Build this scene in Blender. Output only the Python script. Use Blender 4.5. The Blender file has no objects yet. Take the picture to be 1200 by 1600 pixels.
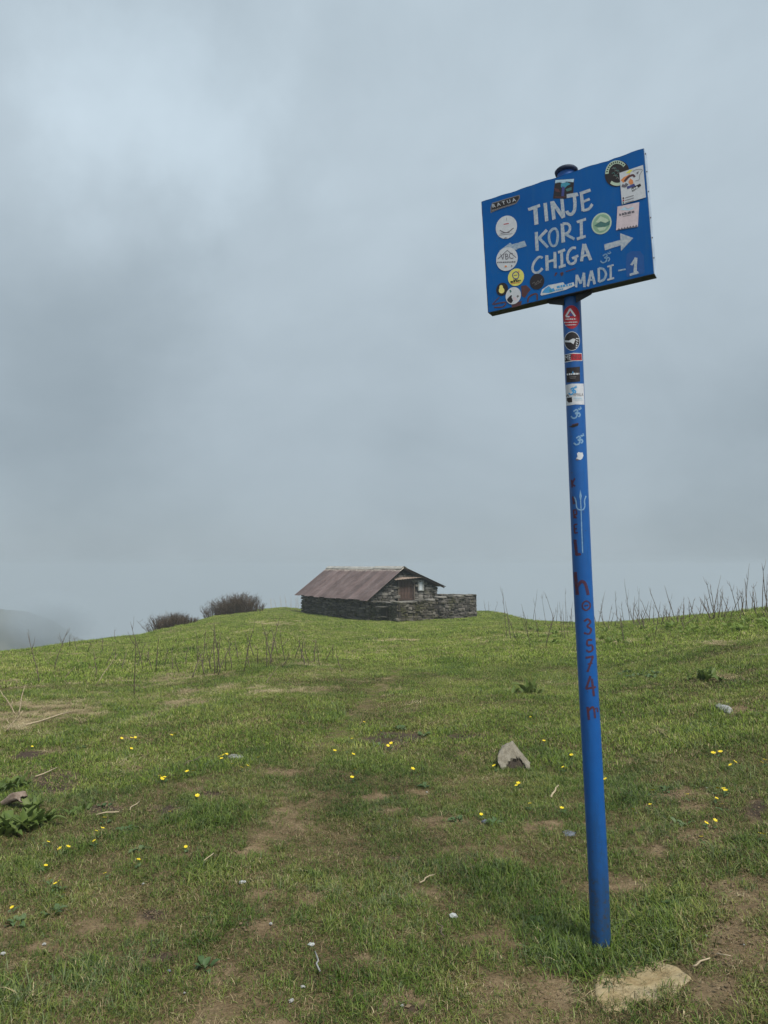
import bpy, bmesh, math, random
import numpy as np
from mathutils import Vector, Matrix

SC = bpy.context.scene
COL = SC.collection
random.seed(11)
RNG = np.random.default_rng(11)

# ------------------------------------------------------------------ camera, sky, sun, exposure
EYE = 1.65
F, CX, CY = 1110.0, 600.0, 800.0            # focal length and centre of the photograph in its pixels
PITCH = math.radians(4.48)
cam = bpy.data.cameras.new('camera')
camo = bpy.data.objects.new('camera', cam)
COL.objects.link(camo)
camo.location = (0, 0, EYE)
camo.rotation_euler = (math.pi / 2 + PITCH, 0, 0)
cam.sensor_fit = 'VERTICAL'
cam.sensor_height = 36
cam.lens = F * 36 / 1600
cam.clip_start = 0.05
cam.clip_end = 5000
SC.camera = camo

SUN_EL, SUN_AZ = 58, 145                   # azimuth clockwise from the view direction
SKY_DARK = (0.268, 0.325, 0.367)
SKY_LIGHT = (0.392, 0.464, 0.518)
w = bpy.data.worlds.new('World')
SC.world = w
w.use_nodes = True
nt = w.node_tree
nt.nodes.clear()
def N(t, typ, **kw):
    n = t.nodes.new(typ)
    for k, v in kw.items():
        setattr(n, k, v)
    return n
out = N(nt, 'ShaderNodeOutputWorld')
sky = N(nt, 'ShaderNodeTexSky', sky_type='NISHITA', sun_disc=False)
sky.sun_elevation = math.radians(SUN_EL)
sky.sun_rotation = math.radians(SUN_AZ)
bg1 = N(nt, 'ShaderNodeBackground')
bg1.inputs[1].default_value = 0.05
nt.links.new(sky.outputs[0], bg1.inputs[0])
tc = N(nt, 'ShaderNodeTexCoord')
nz1 = N(nt, 'ShaderNodeTexNoise')
nz1.inputs['Scale'].default_value = 2.1
nz1.inputs['Detail'].default_value = 8
nz1.inputs['Roughness'].default_value = 0.52
nz1.inputs['Distortion'].default_value = 0.25
mp = N(nt, 'ShaderNodeMapping')
mp.inputs['Location'].default_value = (-4.72, -0.28, -1.77)
mp.inputs['Scale'].default_value = (1, 1, 1.35)
nt.links.new(tc.outputs['Generated'], mp.inputs[0])
nt.links.new(mp.outputs[0], nz1.inputs['Vector'])
cr = N(nt, 'ShaderNodeValToRGB')
cr.color_ramp.interpolation = 'EASE'
cr.color_ramp.elements[0].position = 0.22
cr.color_ramp.elements[0].color = (*SKY_DARK, 1)
cr.color_ramp.elements[1].position = 0.80
cr.color_ramp.elements[1].color = (*SKY_LIGHT, 1)
nt.links.new(nz1.outputs[0], cr.inputs[0])
bg2 = N(nt, 'ShaderNodeBackground')
bg2.inputs[1].default_value = 1.0
# an overcast sky is brighter overhead than at the horizon
sxyz = N(nt, 'ShaderNodeSeparateXYZ'); nt.links.new(tc.outputs['Generated'], sxyz.inputs[0])
mpz = N(nt, 'ShaderNodeMapRange'); nt.links.new(sxyz.outputs[2], mpz.inputs[0])
mpz.inputs[1].default_value = 0.0; mpz.inputs[2].default_value = 1.0; mpz.inputs[3].default_value = 0.80; mpz.inputs[4].default_value = 1.42
# a thinner, brighter place in the cloud and a heavier one, both ragged
def cloud_spot(px, py, r_out, r_in, amount, prev):
    a = (px - CX) / F; b = (CY - py) / F
    v = Vector((a, math.cos(PITCH) - b * math.sin(PITCH), math.sin(PITCH) + b * math.cos(PITCH))).normalized()
    nn_ = N(nt, 'ShaderNodeTexNoise'); nn_.inputs['Scale'].default_value = 6; nn_.inputs['Detail'].default_value = 6; nn_.inputs['Roughness'].default_value = 0.55
    nt.links.new(tc.outputs['Generated'], nn_.inputs['Vector'])
    dp = N(nt, 'ShaderNodeVectorMath', operation='DISTANCE'); nt.links.new(tc.outputs['Generated'], dp.inputs[0]); dp.inputs[1].default_value = v
    wob_ = N(nt, 'ShaderNodeMath', operation='MULTIPLY_ADD'); nt.links.new(nn_.outputs[0], wob_.inputs[0]); wob_.inputs[1].default_value = 0.34; nt.links.new(dp.outputs['Value'], wob_.inputs[2])
    mr_ = N(nt, 'ShaderNodeMapRange', interpolation_type='SMOOTHERSTEP'); nt.links.new(wob_.outputs[0], mr_.inputs[0])
    mr_.inputs[1].default_value = r_out + 0.17; mr_.inputs[2].default_value = r_in + 0.17; mr_.inputs[3].default_value = 0.0; mr_.inputs[4].default_value = amount
    ad_ = N(nt, 'ShaderNodeMath', operation='ADD'); nt.links.new(prev, ad_.inputs[0]); nt.links.new(mr_.outputs[0], ad_.inputs[1])
    return ad_.outputs[0]
f_ = cloud_spot(285, 210, 0.23, 0.0, 0.23, mpz.outputs[0])
nt.links.new(f_, bg2.inputs[1])
nt.links.new(cr.outputs[0], bg2.inputs[0])
mx = N(nt, 'ShaderNodeMixShader')
mx.inputs[0].default_value = 0.92          # cloud cover over the clear sky
nt.links.new(bg1.outputs[0], mx.inputs[1])
nt.links.new(bg2.outputs[0], mx.inputs[2])
nt.links.new(mx.outputs[0], out.inputs[0])

sun = bpy.data.lights.new('sun', 'SUN')
sun.energy = 3.6
sun.angle = math.radians(20)
sun.color = (1.0, 0.965, 0.91)
suno = bpy.data.objects.new('sun', sun)
COL.objects.link(suno)
a_, e_ = math.radians(SUN_AZ), math.radians(SUN_EL)
sdir = Vector((math.sin(a_) * math.cos(e_), math.cos(a_) * math.cos(e_), math.sin(e_)))
suno.rotation_euler = sdir.to_track_quat('Z', 'Y').to_euler()
suno.location = (20, -20, 40)

SC.view_settings.view_transform = 'Standard'
SC.view_settings.look = 'None'
SC.view_settings.exposure = 0.38
SC.view_settings.gamma = 1.0
SC.render.engine = 'CYCLES'
SC.cycles.use_denoising = True
SC.cycles.max_bounces = 6
SC.cycles.diffuse_bounces = 3
SC.cycles.transmission_bounces = 3
SC.cycles.volume_bounces = 1
SC.cycles.use_adaptive_sampling = True
SC.cycles.adaptive_threshold = 0.012

# ------------------------------------------------------------------ helpers
def tag(o, label=None, cat=None, group=None, kind=None):
    if label: o['label'] = label
    if cat: o['category'] = cat
    if group: o['group'] = group
    if kind: o['kind'] = kind
    return o

def link(name, me, mats=None, parent=None):
    if mats:
        for m in (mats if isinstance(mats, (list, tuple)) else [mats]):
            me.materials.append(m)
    o = bpy.data.objects.new(name, me)
    COL.objects.link(o)
    if parent: o.parent = parent
    return o

def empty(name, loc=(0, 0, 0), rz=0):
    o = bpy.data.objects.new(name, None)
    COL.objects.link(o)
    o.empty_display_size = 0.1
    o.location = loc
    o.rotation_euler = (0, 0, rz)
    return o

def mesh(name, v, f, smooth=False, idx=None):
    me = bpy.data.meshes.new(name)
    me.from_pydata([tuple(p) for p in v], [], [tuple(q) for q in f])
    if smooth: me.polygons.foreach_set('use_smooth', [True] * len(me.polygons))
    if idx is not None: me.polygons.foreach_set('material_index', idx)
    me.update()
    return me

def place(o, parent):
    """parent with the child's coordinates given in world space (parent not rotated)"""
    o.parent = parent
    o.matrix_parent_inverse = Matrix.Translation(parent.location).inverted()

class MB:
    def __init__(s): s.v, s.f, s.m = [], [], []
    def add(s, v, f, m=0):
        b = len(s.v)
        s.v += [tuple(p) for p in v]
        s.f += [tuple(i + b for i in q) for q in f]
        s.m += [m] * len(f)
    def box(s, c, size, rot=None, m=0):
        hx, hy, hz = [k / 2 for k in size]
        vs = [Vector((x, y, z)) for z in (-hz, hz) for x, y in ((-hx, -hy), (hx, -hy), (hx, hy), (-hx, hy))]
        if rot is not None: vs = [rot @ p for p in vs]
        s.add([p + Vector(c) for p in vs], [(3, 2, 1, 0), (4, 5, 6, 7), (0, 1, 5, 4), (1, 2, 6, 5), (2, 3, 7, 6), (3, 0, 4, 7)], m)
    def tube(s, pts, radii, n=6, m=0, caps=True):
        pts = [Vector(p) for p in pts]
        ring = []
        b = len(s.v)
        for i, p in enumerate(pts):
            d = (pts[min(i + 1, len(pts) - 1)] - pts[max(i - 1, 0)]).normalized()
            a = d.cross(Vector((0, 0, 1)) if abs(d.z) < 0.9 else Vector((1, 0, 0))).normalized()
            c = d.cross(a)
            for k in range(n):
                t = 2 * math.pi * k / n
                s.v.append(tuple(p + (a * math.cos(t) + c * math.sin(t)) * radii[i]))
        for i in range(len(pts) - 1):
            for k in range(n):
                s.f.append((b + i * n + k, b + i * n + (k + 1) % n, b + (i + 1) * n + (k + 1) % n, b + (i + 1) * n + k))
                s.m.append(m)
        if caps:
            s.f.append(tuple(b + k for k in range(n))[::-1]); s.m.append(m)
            s.f.append(tuple(b + (len(pts) - 1) * n + k for k in range(n))); s.m.append(m)
    def build(s, name, mats, parent=None, smooth=False):
        return link(name, mesh(name, s.v, s.f, smooth, s.m), mats, parent)

# value noise (numpy)
def _hash(i, j, s):
    h = (i.astype(np.int64) * 374761393 + j.astype(np.int64) * 668265263 + s * 974634777) & 0x7fffffff
    h = ((h ^ (h >> 13)) * 1274126177) & 0x7fffffff
    return ((h ^ (h >> 16)) & 0xffff) / 65535.0
def vnoise(x, y, s=0):
    x = np.asarray(x, float); y = np.asarray(y, float)
    i = np.floor(x); j = np.floor(y)
    u = x - i; v = y - j
    u = u * u * (3 - 2 * u); v = v * v * (3 - 2 * v)
    a = _hash(i, j, s); b = _hash(i + 1, j, s); c = _hash(i, j + 1, s); d = _hash(i + 1, j + 1, s)
    return (a * (1 - u) + b * u) * (1 - v) + (c * (1 - u) + d * u) * v
def fbm(x, y, s=0, o=3):
    r = 0; a = 0.5; t = 0
    for k in range(o):
        r = r + a * vnoise(x * 2 ** k + 17.3 * k, y * 2 ** k - 9.1 * k, s + k); t += a; a *= 0.5
    return r / t

# ------------------------------------------------------------------ photograph <-> place
CP, SP = math.cos(PITCH), math.sin(PITCH)
CAM = Vector((0, 0, EYE))
def ray(px, py):
    a = (px - CX) / F; b = (CY - py) / F
    return Vector((a, CP - b * SP, SP + b * CP))
def project(x, y, z):
    yy = y * CP + (z - EYE) * SP
    zz = -y * SP + (z - EYE) * CP
    yy = np.maximum(yy, 0.05)
    return CX + F * x / yy, CY - F * zz / yy

# ------------------------------------------------------------------ terrain
SKY_T = [(0, 1021, 26), (60, 1014, 28), (110, 1008, 30), (230, 993, 36), (300, 974, 43), (340, 963, 48), (400, 954, 53), (440, 951, 55),
         (480, 955, 57), (560, 959, 58), (640, 957, 57), (745, 956, 52), (775, 958, 46), (810, 967, 39), (860, 975, 33), (960, 978, 29), (1050, 969, 25),
         (1120, 963, 23.5), (1200, 957, 22)]
_tab = []
for px, py, rc in SKY_T:
    d = ray(px, py); _tab.append((math.degrees(math.atan2(d.x, d.y)), -d.z / math.hypot(d.x, d.y), rc))
_tab = [(-180, 0.10, 30), (-90, 0.13, 22), (-55, 0.125, 23), (-38, 0.122, 24)] + _tab + [(36, 0.052, 21), (55, 0.05, 20), (90, 0.06, 22), (180, 0.10, 30)]
TA = np.array(_tab)
def ground_z(x, y):
    x = np.asarray(x, float); y = np.asarray(y, float)
    r = np.hypot(x, y) + 1e-6
    ph = np.degrees(np.arctan2(x, y))
    s = np.interp(ph, TA[:, 0], TA[:, 1]); rc = np.interp(ph, TA[:, 0], TA[:, 2])
    hc = s * rc
    m = (hc - EYE) / rc
    d = np.maximum(r - rc, 0)
    k = 0.028
    D = (0.55 - m) / k
    drop = np.where(d < D, 0.5 * k * d * d, 0.5 * k * D * D + (0.55 - m) * (d - D))
    h = EYE + m * r + drop
    b = (fbm(x * 1.6, y * 1.6, 3) - 0.5) * 0.06 + (fbm(x * 0.3, y * 0.3, 5) - 0.5) * 0.22 * np.clip((r - 4) / 10, 0, 1) \
        + (fbm(x * 6, y * 6, 7, 2) - 0.5) * 0.018
    fade = np.clip((600 - r) / 200, 0, 1)
    return EYE - h + b * fade
def gz(x, y): return float(ground_z(x, y))
def hit(px, py):
    d = ray(px, py)
    ts = np.concatenate([np.arange(1.2, 12, 0.02), np.arange(12, 75, 0.05)])
    X, Y, Z = d.x * ts, d.y * ts, EYE + d.z * ts
    g = Z - ground_z(X, Y)
    k = np.argmax(g < 0)
    if not (g < 0).any():
        k = int(np.argmin(g))
    return Vector((X[k], Y[k], float(ground_z(X[k], Y[k]))))

# patches of the meadow, given where the photograph shows them: (x, y, rx, ry)
DARK = [(615, 1154, 62, 12), (85, 1222, 55, 24), (270, 1266, 38, 12), (160, 1264, 30, 9), (725, 1150, 42, 5), (610, 1172, 30, 7), (620, 1340, 12, 5),
        (240, 1430, 26, 12), (255, 1495, 30, 10), (45, 1180, 35, 9), (1185, 1265, 20, 16), (480, 1590, 22, 10), (330, 1240, 26, 6), (640, 1575, 34, 8)]
TAN = [(970, 1187, 26, 11), (1062, 1240, 42, 13), (1108, 1308, 48, 17), (1165, 1110, 48, 10), (690, 1285, 60, 11), (850, 1290, 50, 11),
       (655, 1240, 24, 8), (735, 1178, 30, 8), (985, 1382, 75, 15), (865, 1552, 46, 34), (1165, 1395, 66, 36), (1160, 1475, 66, 46), (1000, 1385, 50, 12), (440, 1207, 30, 7),
       (590, 1245, 24, 7), (620, 1265, 26, 7), (350, 1520, 26, 18), (480, 1405, 26, 14), (415, 1450, 26, 14), (670, 1400, 34, 16), (585, 1500, 36, 12),
       (1080, 1260, 26, 9), (220, 1200, 22, 6), (215, 1205, 36, 6), (350, 1185, 34, 6), (300, 1235, 24, 5), (770, 1540, 36, 16), (225, 1440, 22, 10),
       (70, 1480, 30, 10), (1010, 1330, 50, 10), (140, 1445, 24, 8), (420, 1395, 30, 10), (390, 1330, 30, 8), (640, 1560, 34, 14), (1120, 1550, 50, 26)]
STRAW = [(85, 1116, 85, 13), (20, 1125, 40, 18), (440, 1078, 75, 7), (290, 1096, 40, 6), (430, 972, 55, 5), (25, 1068, 60, 7), (230, 1062, 60, 6),
         (310, 1057, 60, 6), (840, 990, 70, 6), (760, 1000, 40, 6), (70, 1025, 14, 4), (620, 1000, 50, 3), (480, 1040, 60, 4), (120, 1098, 60, 6), (60, 1105, 70, 9),
         (40, 1370, 22, 14), (85, 1372, 16, 16), (60, 1560, 50, 20), (300, 1100, 60, 5), (1130, 1058, 40, 5), (1125, 1005, 30, 4), (960, 1000, 60, 4)]
LUSH = [(930, 1460, 75, 40), (1030, 1440, 60, 42), (975, 1235, 30, 20), (758, 1368, 55, 26), (330, 1275, 60, 26), (410, 1170, 40, 14), 
         (1060, 1130, 60, 20),  (330, 1360, 60, 26), (100, 1330, 40, 12), (20, 1560, 40, 20), (560, 1190, 50, 14),
         (880, 1440, 40, 30), (860, 1230, 40, 14), (120, 1520, 50, 24), (940, 1530, 26, 26)]
def blob(px, py, L, wob):
    r = np.zeros_like(px)
    for (x, y, a, b) in L:
        q = ((px - x) / a) ** 2 + ((py - y) / b) ** 2
        r = np.maximum(r, np.clip(1.35 - q * wob, 0, 1))
    return r
def fields(x, y):
    """grass cover, dark earth, straw, lush growth at a place"""
    x = np.asarray(x, float); y = np.asarray(y, float)
    z = ground_z(x, y)
    front = y > 0.8
    px, py = project(x, np.where(front, y, 5), z)
    px = np.where(front, px, -9999)
    wob = 0.45 + 1.3 * fbm(x * 3.1, y * 3.1, 21)
    dk, tn, st = [blob(px, py, L, wob) for L in (DARK, TAN, STRAW)]
    lu = np.zeros_like(px)
    for (x_, y_, a_, b_) in LUSH: lu = np.maximum(lu, np.exp(-(((px - x_) / a_) ** 2 + ((py - y_) / b_) ** 2) * wob * 1.1))
    r = np.hypot(x, y)
    near = np.clip((7.5 - r) / 5, 0, 1)
    n = fbm(x * 1.7 + 5, y * 1.7, 31, 4)
    n2 = fbm(x * 5.3, y * 5.3, 41, 3)
    cover = 0.95 - near * 0.13 - np.clip((n - 0.53) * 3.2, 0, 1) * (0.34 + 0.26 * near) - np.clip((n2 - 0.60) * 4, 0, 1) * 0.40 * (0.25 + near)
    st = np.clip(st * (0.12 + 5.0 * np.clip(fbm(x * 1.7 + 9, y * 3.2, 81, 4) - 0.40, 0, 1)), 0, 1)
    sp_ = np.clip((fbm(x * 2.6, y * 3.8, 85, 3) - 0.64) * 6, 0, 0.8) * np.clip((r - 7) / 4, 0, 1) * np.clip((4 - x) / 8, 0, 1)
    st = np.maximum(st, sp_)
    tn = np.clip(tn * (0.70 + 1.6 * np.clip(fbm(x * 9, y * 9, 83, 3) - 0.22, 0, 1)), 0, 1)
    # the worn trail that runs towards the hut
    tx = np.interp(py, [960, 1000, 1060, 1130, 1230, 1330, 1600], [655, 650, 612, 540, 450, 420, 400])
    tw = np.interp(py, [960, 1060, 1230, 1600], [5, 16, 34, 70])
    trail = np.exp(-((px - tx) / tw) ** 2) * np.clip((py - 950) / 40, 0, 1)
    cover = cover - 0.22 * trail
    cover = np.clip(cover + 0.5 * lu, 0, 1) * (1 - 0.92 * np.maximum(np.clip(dk * (0.8 + 0.5 * n2), 0, 1), tn * 0.86)) * (1 - 0.45 * st)
    return np.clip(cover, 0.02, 1), dk, st, lu, tn, trail

# ------------------------------------------------------------------ materials
def mat(name):
    m = bpy.data.materials.new(name)
    m.use_nodes = True
    t = m.node_tree
    for n in list(t.nodes): t.nodes.remove(n)
    o = N(t, 'ShaderNodeOutputMaterial')
    b = N(t, 'ShaderNodeBsdfPrincipled')
    t.links.new(b.outputs[0], o.inputs[0])
    return m, t, b, o
def noise(t, scale, detail=4, rough=0.6, vec=None, dist=0):
    n = N(t, 'ShaderNodeTexNoise')
    n.inputs['Scale'].default_value = scale
    n.inputs['Detail'].default_value = detail
    n.inputs['Roughness'].default_value = rough
    n.inputs['Distortion'].default_value = dist
    if vec is not None: t.links.new(vec, n.inputs['Vector'])
    return n
def ramp(t, fac, stops):
    r = N(t, 'ShaderNodeValToRGB')
    while len(r.color_ramp.elements) < len(stops): r.color_ramp.elements.new(0.5)
    for e, (p, c) in zip(r.color_ramp.elements, stops):
        e.position = p
        e.color = (*c, 1) if len(c) == 3 else c
    t.links.new(fac, r.inputs[0])
    return r
def mixc(t, fac, a, b, typ='MIX'):
    m = N(t, 'ShaderNodeMix', data_type='RGBA', blend_type=typ)
    for k, v in ((0, fac), (6, a), (7, b)):
        if isinstance(v, (int, float)): m.inputs[k].default_value = v
        elif isinstance(v, tuple): m.inputs[k].default_value = (*v, 1)
        else: t.links.new(v, m.inputs[k])
    return m.outputs[2]
def bump(t, b, h, strength, dist=0.01):
    n = N(t, 'ShaderNodeBump')
    n.inputs['Strength'].default_value = strength
    n.inputs['Distance'].default_value = dist
    t.links.new(h, n.inputs['Height'])
    t.links.new(n.outputs[0], b.inputs['Normal'])
def geo_pos(t): return N(t, 'ShaderNodeNewGeometry').outputs['Position']
def obj_co(t): return N(t, 'ShaderNodeTexCoord').outputs['Object']
def obj_rand(t): return N(t, 'ShaderNodeObjectInfo').outputs['Random']

def flat(name, c, rough=0.6, var=0.12, scale=30, spec=0.4, metal=0):
    m, t, b, o = mat(name)
    n = noise(t, scale, 5, 0.65, obj_co(t))
    lo = tuple(k * (1 - var) for k in c); hi = tuple(min(1, k * (1 + var)) for k in c)
    r = ramp(t, n.outputs[0], [(0.3, lo), (0.7, hi)])
    t.links.new(r.outputs[0], b.inputs['Base Color'])
    b.inputs['Roughness'].default_value = rough
    b.inputs['Specular IOR Level'].default_value = spec
    b.inputs['Metallic'].default_value = metal
    return m

def blade_mat(name, stops, trans=0.26, patch=True):
    """leaf blades: colour varies from clump to clump and over the meadow"""
    m, t, b, o = mat(name)
    p = geo_pos(t)
    n1 = noise(t, 0.9, 3, 0.6, p)
    add = N(t, 'ShaderNodeMath', operation='MULTIPLY_ADD')
    t.links.new(obj_rand(t), add.inputs[0]); add.inputs[1].default_value = 0.62
    sub = N(t, 'ShaderNodeMath', operation='MULTIPLY_ADD')
    t.links.new(n1.outputs[0], sub.inputs[0]); sub.inputs[1].default_value = 1.6; sub.inputs[2].default_value = -0.62
    t.links.new(sub.outputs[0], add.inputs[2])
    r = ramp(t, add.outputs[0], stops)
    t.links.new(r.outputs[0], b.inputs['Base Color'])
    b.inputs['Roughness'].default_value = 0.55
    b.inputs['Specular IOR Level'].default_value = 0.25
    tr = N(t, 'ShaderNodeBsdfTranslucent')
    t.links.new(r.outputs[0], tr.inputs[0])
    ms = N(t, 'ShaderNodeMixShader'); ms.inputs[0].default_value = trans
    t.links.new(b.outputs[0], ms.inputs[1]); t.links.new(tr.outputs[0], ms.inputs[2])
    t.links.new(ms.outputs[0], o.inputs[0])
    return m

M = {}
M['blade'] = blade_mat('grass_blade', [(0.0, (0.042, 0.082, 0.008)), (0.35, (0.080, 0.135, 0.015)), (0.65, (0.132, 0.182, 0.028)), (1.0, (0.220, 0.228, 0.055))])
M['blade_far'] = blade_mat('slope_blade', [(0.0, (0.102, 0.165, 0.014)), (0.4, (0.178, 0.252, 0.028)), (0.7, (0.252, 0.312, 0.050)), (1.0, (0.345, 0.352, 0.095))])
M['blue_blade'] = blade_mat('bluish_blade', [(0.0, (0.075, 0.115, 0.045)), (0.5, (0.125, 0.170, 0.070)), (1.0, (0.19, 0.225, 0.105))])
M['dark_blade'] = blade_mat('shaded_blade', [(0.0, (0.020, 0.038, 0.006)), (0.5, (0.036, 0.060, 0.010)), (1.0, (0.060, 0.080, 0.018))], 0.12)  # darker copy of the blades: shade among them put into the colour
M['light_blade'] = blade_mat('light_blade', [(0.0, (0.150, 0.195, 0.045)), (0.5, (0.210, 0.250, 0.075)), (1.0, (0.290, 0.310, 0.125))])
M['straw'] = blade_mat('straw_blade', [(0.0, (0.17, 0.125, 0.062)), (0.4, (0.28, 0.22, 0.115)), (0.75, (0.42, 0.345, 0.195)), (1.0, (0.50, 0.43, 0.27))], 0.2)
M['thatch'] = blade_mat('thatch_blade', [(0.0, (0.070, 0.046, 0.019)), (0.5, (0.140, 0.100, 0.044)), (1.0, (0.225, 0.165, 0.078))], 0.15)
M['dock'] = blade_mat('dock_leaf', [(0.0, (0.060, 0.098, 0.020)), (0.5, (0.100, 0.145, 0.032)), (1.0, (0.165, 0.20, 0.062))], 0.28)
M['fresh'] = blade_mat('fresh_leaf', [(0.0, (0.105, 0.165, 0.026)), (0.5, (0.155, 0.220, 0.040)), (1.0, (0.215, 0.27, 0.07))], 0.4)
M['herb'] = blade_mat('herb_leaf', [(0.0, (0.045, 0.085, 0.030)), (0.5, (0.075, 0.125, 0.045)), (1.0, (0.12, 0.16, 0.075))], 0.25)
M['stem'] = flat('flower_stem', (0.07, 0.12, 0.03), 0.6)
M['petal'] = flat('petal', (0.70, 0.53, 0.01), 0.5, 0.18)
M['pollen'] = flat('pollen', (0.62, 0.38, 0.02), 0.7, 0.2, 200)
M['twig'] = flat('dry_stalk', (0.105, 0.080, 0.058), 0.85, 0.45, 12)
M['pale_twig'] = flat('pale_stalk', (0.36, 0.29, 0.19), 0.8, 0.25, 12)
M['shrub'] = flat('shrub_twig', (0.060, 0.040, 0.028), 0.9, 0.4, 3)
M['shrub_tip'] = flat('shrub_bud', (0.080, 0.055, 0.034), 0.9, 0.4, 3)

# earth under the grass
m, t, b, o = mat('earth')
p = geo_pos(t)
def attr(t, n):
    a = N(t, 'ShaderNodeAttribute'); a.attribute_name = n; return a.outputs['Fac']
n1 = noise(t, 9, 6, 0.7, p); n2 = noise(t, 60, 5, 0.75, p); n3 = noise(t, 1.1, 3, 0.5, p)
soil = ramp(t, n1.outputs[0], [(0.25, (0.110, 0.074, 0.040)), (0.5, (0.190, 0.136, 0.078)), (0.75, (0.285, 0.215, 0.130))])
thatch = ramp(t, n2.outputs[0], [(0.3, (0.034, 0.028, 0.012)), (0.5, (0.078, 0.060, 0.028)), (0.7, (0.135, 0.105, 0.052))])
darks = ramp(t, n2.outputs[0], [(0.3, (0.028, 0.020, 0.014)), (0.7, (0.085, 0.062, 0.045))])
green = ramp(t, n3.outputs[0], [(0.3, (0.075, 0.098, 0.020)), (0.7, (0.145, 0.155, 0.040))])
straw = ramp(t, n2.outputs[0], [(0.3, (0.20, 0.155, 0.08)), (0.7, (0.38, 0.31, 0.18))])
c = mixc(t, attr(t, 'cover'), soil.outputs[0], thatch.outputs[0])
c = mixc(t, attr(t, 'far'), c, mixc(t, 0.6, c, green.outputs[0]))
c = mixc(t, attr(t, 'straw'), c, straw.outputs[0])
c = mixc(t, attr(t, 'dark'), c, darks.outputs[0])
grit = ramp(t, n2.outputs[0], [(0.35, (0.72, 0.72, 0.72)), (0.65, (1.18, 1.18, 1.18))])
c = mixc(t, 1.0, c, grit.outputs[0], 'MULTIPLY')
t.links.new(c, b.inputs['Base Color'])
b.inputs['Roughness'].default_value = 0.95
b.inputs['Specular IOR Level'].default_value = 0.1
bump(t, b, n2.outputs[0], 0.7, 0.02)
M['earth'] = m

# ------------------------------------------------------------------ ground
th = np.radians(np.concatenate([np.arange(-180, -46, 3.0), np.arange(-45, 45.01, 0.34), np.arange(47, 180, 3.0)]))
rr = [0.04, 0.3, 0.6, 0.9]
while rr[-1] < 62: rr.append(rr[-1] * 1.0115)
while rr[-1] < 720: rr.append(rr[-1] * 1.09)
rr = np.array(rr)
R_, T_ = np.meshgrid(rr, th, indexing='ij')
X, Y = R_ * np.sin(T_), R_ * np.cos(T_)
Z = ground_z(X, Y)
nr, na = X.shape
V = np.stack([X.ravel(), Y.ravel(), Z.ravel()], 1)
I = np.arange(nr * na).reshape(nr, na)
J = np.roll(I, -1, axis=1)
Q = np.stack([I[:-1].ravel(), I[1:].ravel(), J[1:].ravel(), J[:-1].ravel()], 1)
Q = Q[:, ::-1]
me = bpy.data.meshes.new('ground')
me.vertices.add(len(V)); me.vertices.foreach_set('co', V.ravel())
me.loops.add(len(Q) * 4); me.loops.foreach_set('vertex_index', Q.ravel())
me.polygons.add(len(Q))
me.polygons.foreach_set('loop_start', np.arange(0, len(Q) * 4, 4))
me.polygons.foreach_set('loop_total', np.full(len(Q), 4))
me.polygons.foreach_set('use_smooth', np.ones(len(Q), bool))
me.update(calc_edges=True)
cv, dk, st, lu, tn, tr_ = fields(V[:, 0], V[:, 1])
for nme, val in (('cover', cv), ('dark', dk), ('straw', st), ('far', np.clip((np.hypot(V[:, 0], V[:, 1]) - 8) / 16, 0, 1))):
    at = me.attributes.new(nme, 'FLOAT', 'POINT'); at.data.foreach_set('value', val.astype(np.float32))
ground = link('ground', me, M['earth'])
tag(ground, 'grassy hilltop meadow with bare earth patches', 'ground', kind='structure')
if me.polygons[1000].normal.z < 0: me.flip_normals()

# far ridge in the cloud, left
m, t, b, o = mat('far_hillside')
n1 = noise(t, 0.06, 6, 0.65, geo_pos(t))
r = ramp(t, n1.outputs[0], [(0.35, (0.030, 0.036, 0.018)), (0.65, (0.075, 0.068, 0.038))])
t.links.new(r.outputs[0], b.inputs['Base Color']); b.inputs['Roughness'].default_value = 1
M['hill'] = m
def far_hill():
    d0 = 260.0; HK = 1.62
    nx, ny = 90, 36
    xs = np.linspace(-330, -70, nx); ys = np.linspace(-80, 120, ny)
    prof_x = np.array([-330, -200, -158, -147, -139, -132, -127, -122, -115, -106, -70.0])
    prof_z = np.array([10, -3, -13, -15.0, -16.2, -18, -22, -25, -27, -31, -45.0])
    v, f = [], []
    for j, y in enumerate(ys):
        for i, x in enumerate(xs):
            top = np.interp(x + 0.1 * y, prof_x, prof_z)
            z = EYE + top - 0.0036 * y * y * (1.0 if y > 0 else 1.9) + 2.2 * (float(fbm(x * 0.09, y * 0.09, 51, 4)) - 0.5) * (1 if abs(y) > 3 else 0.7)
            v.append((x * HK, (d0 + y) * HK, EYE + (z - EYE) * HK))
    for j in range(ny - 1):
        for i in range(nx - 1):
            a = j * nx + i
            f.append((a, a + 1, a + nx + 1, a + nx))
    o = link('hill', mesh('hill', v, f, True), M['hill'])
    tag(o, 'dark ridge fading into cloud at the left edge', 'hill', kind='structure')
far_hill()

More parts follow.
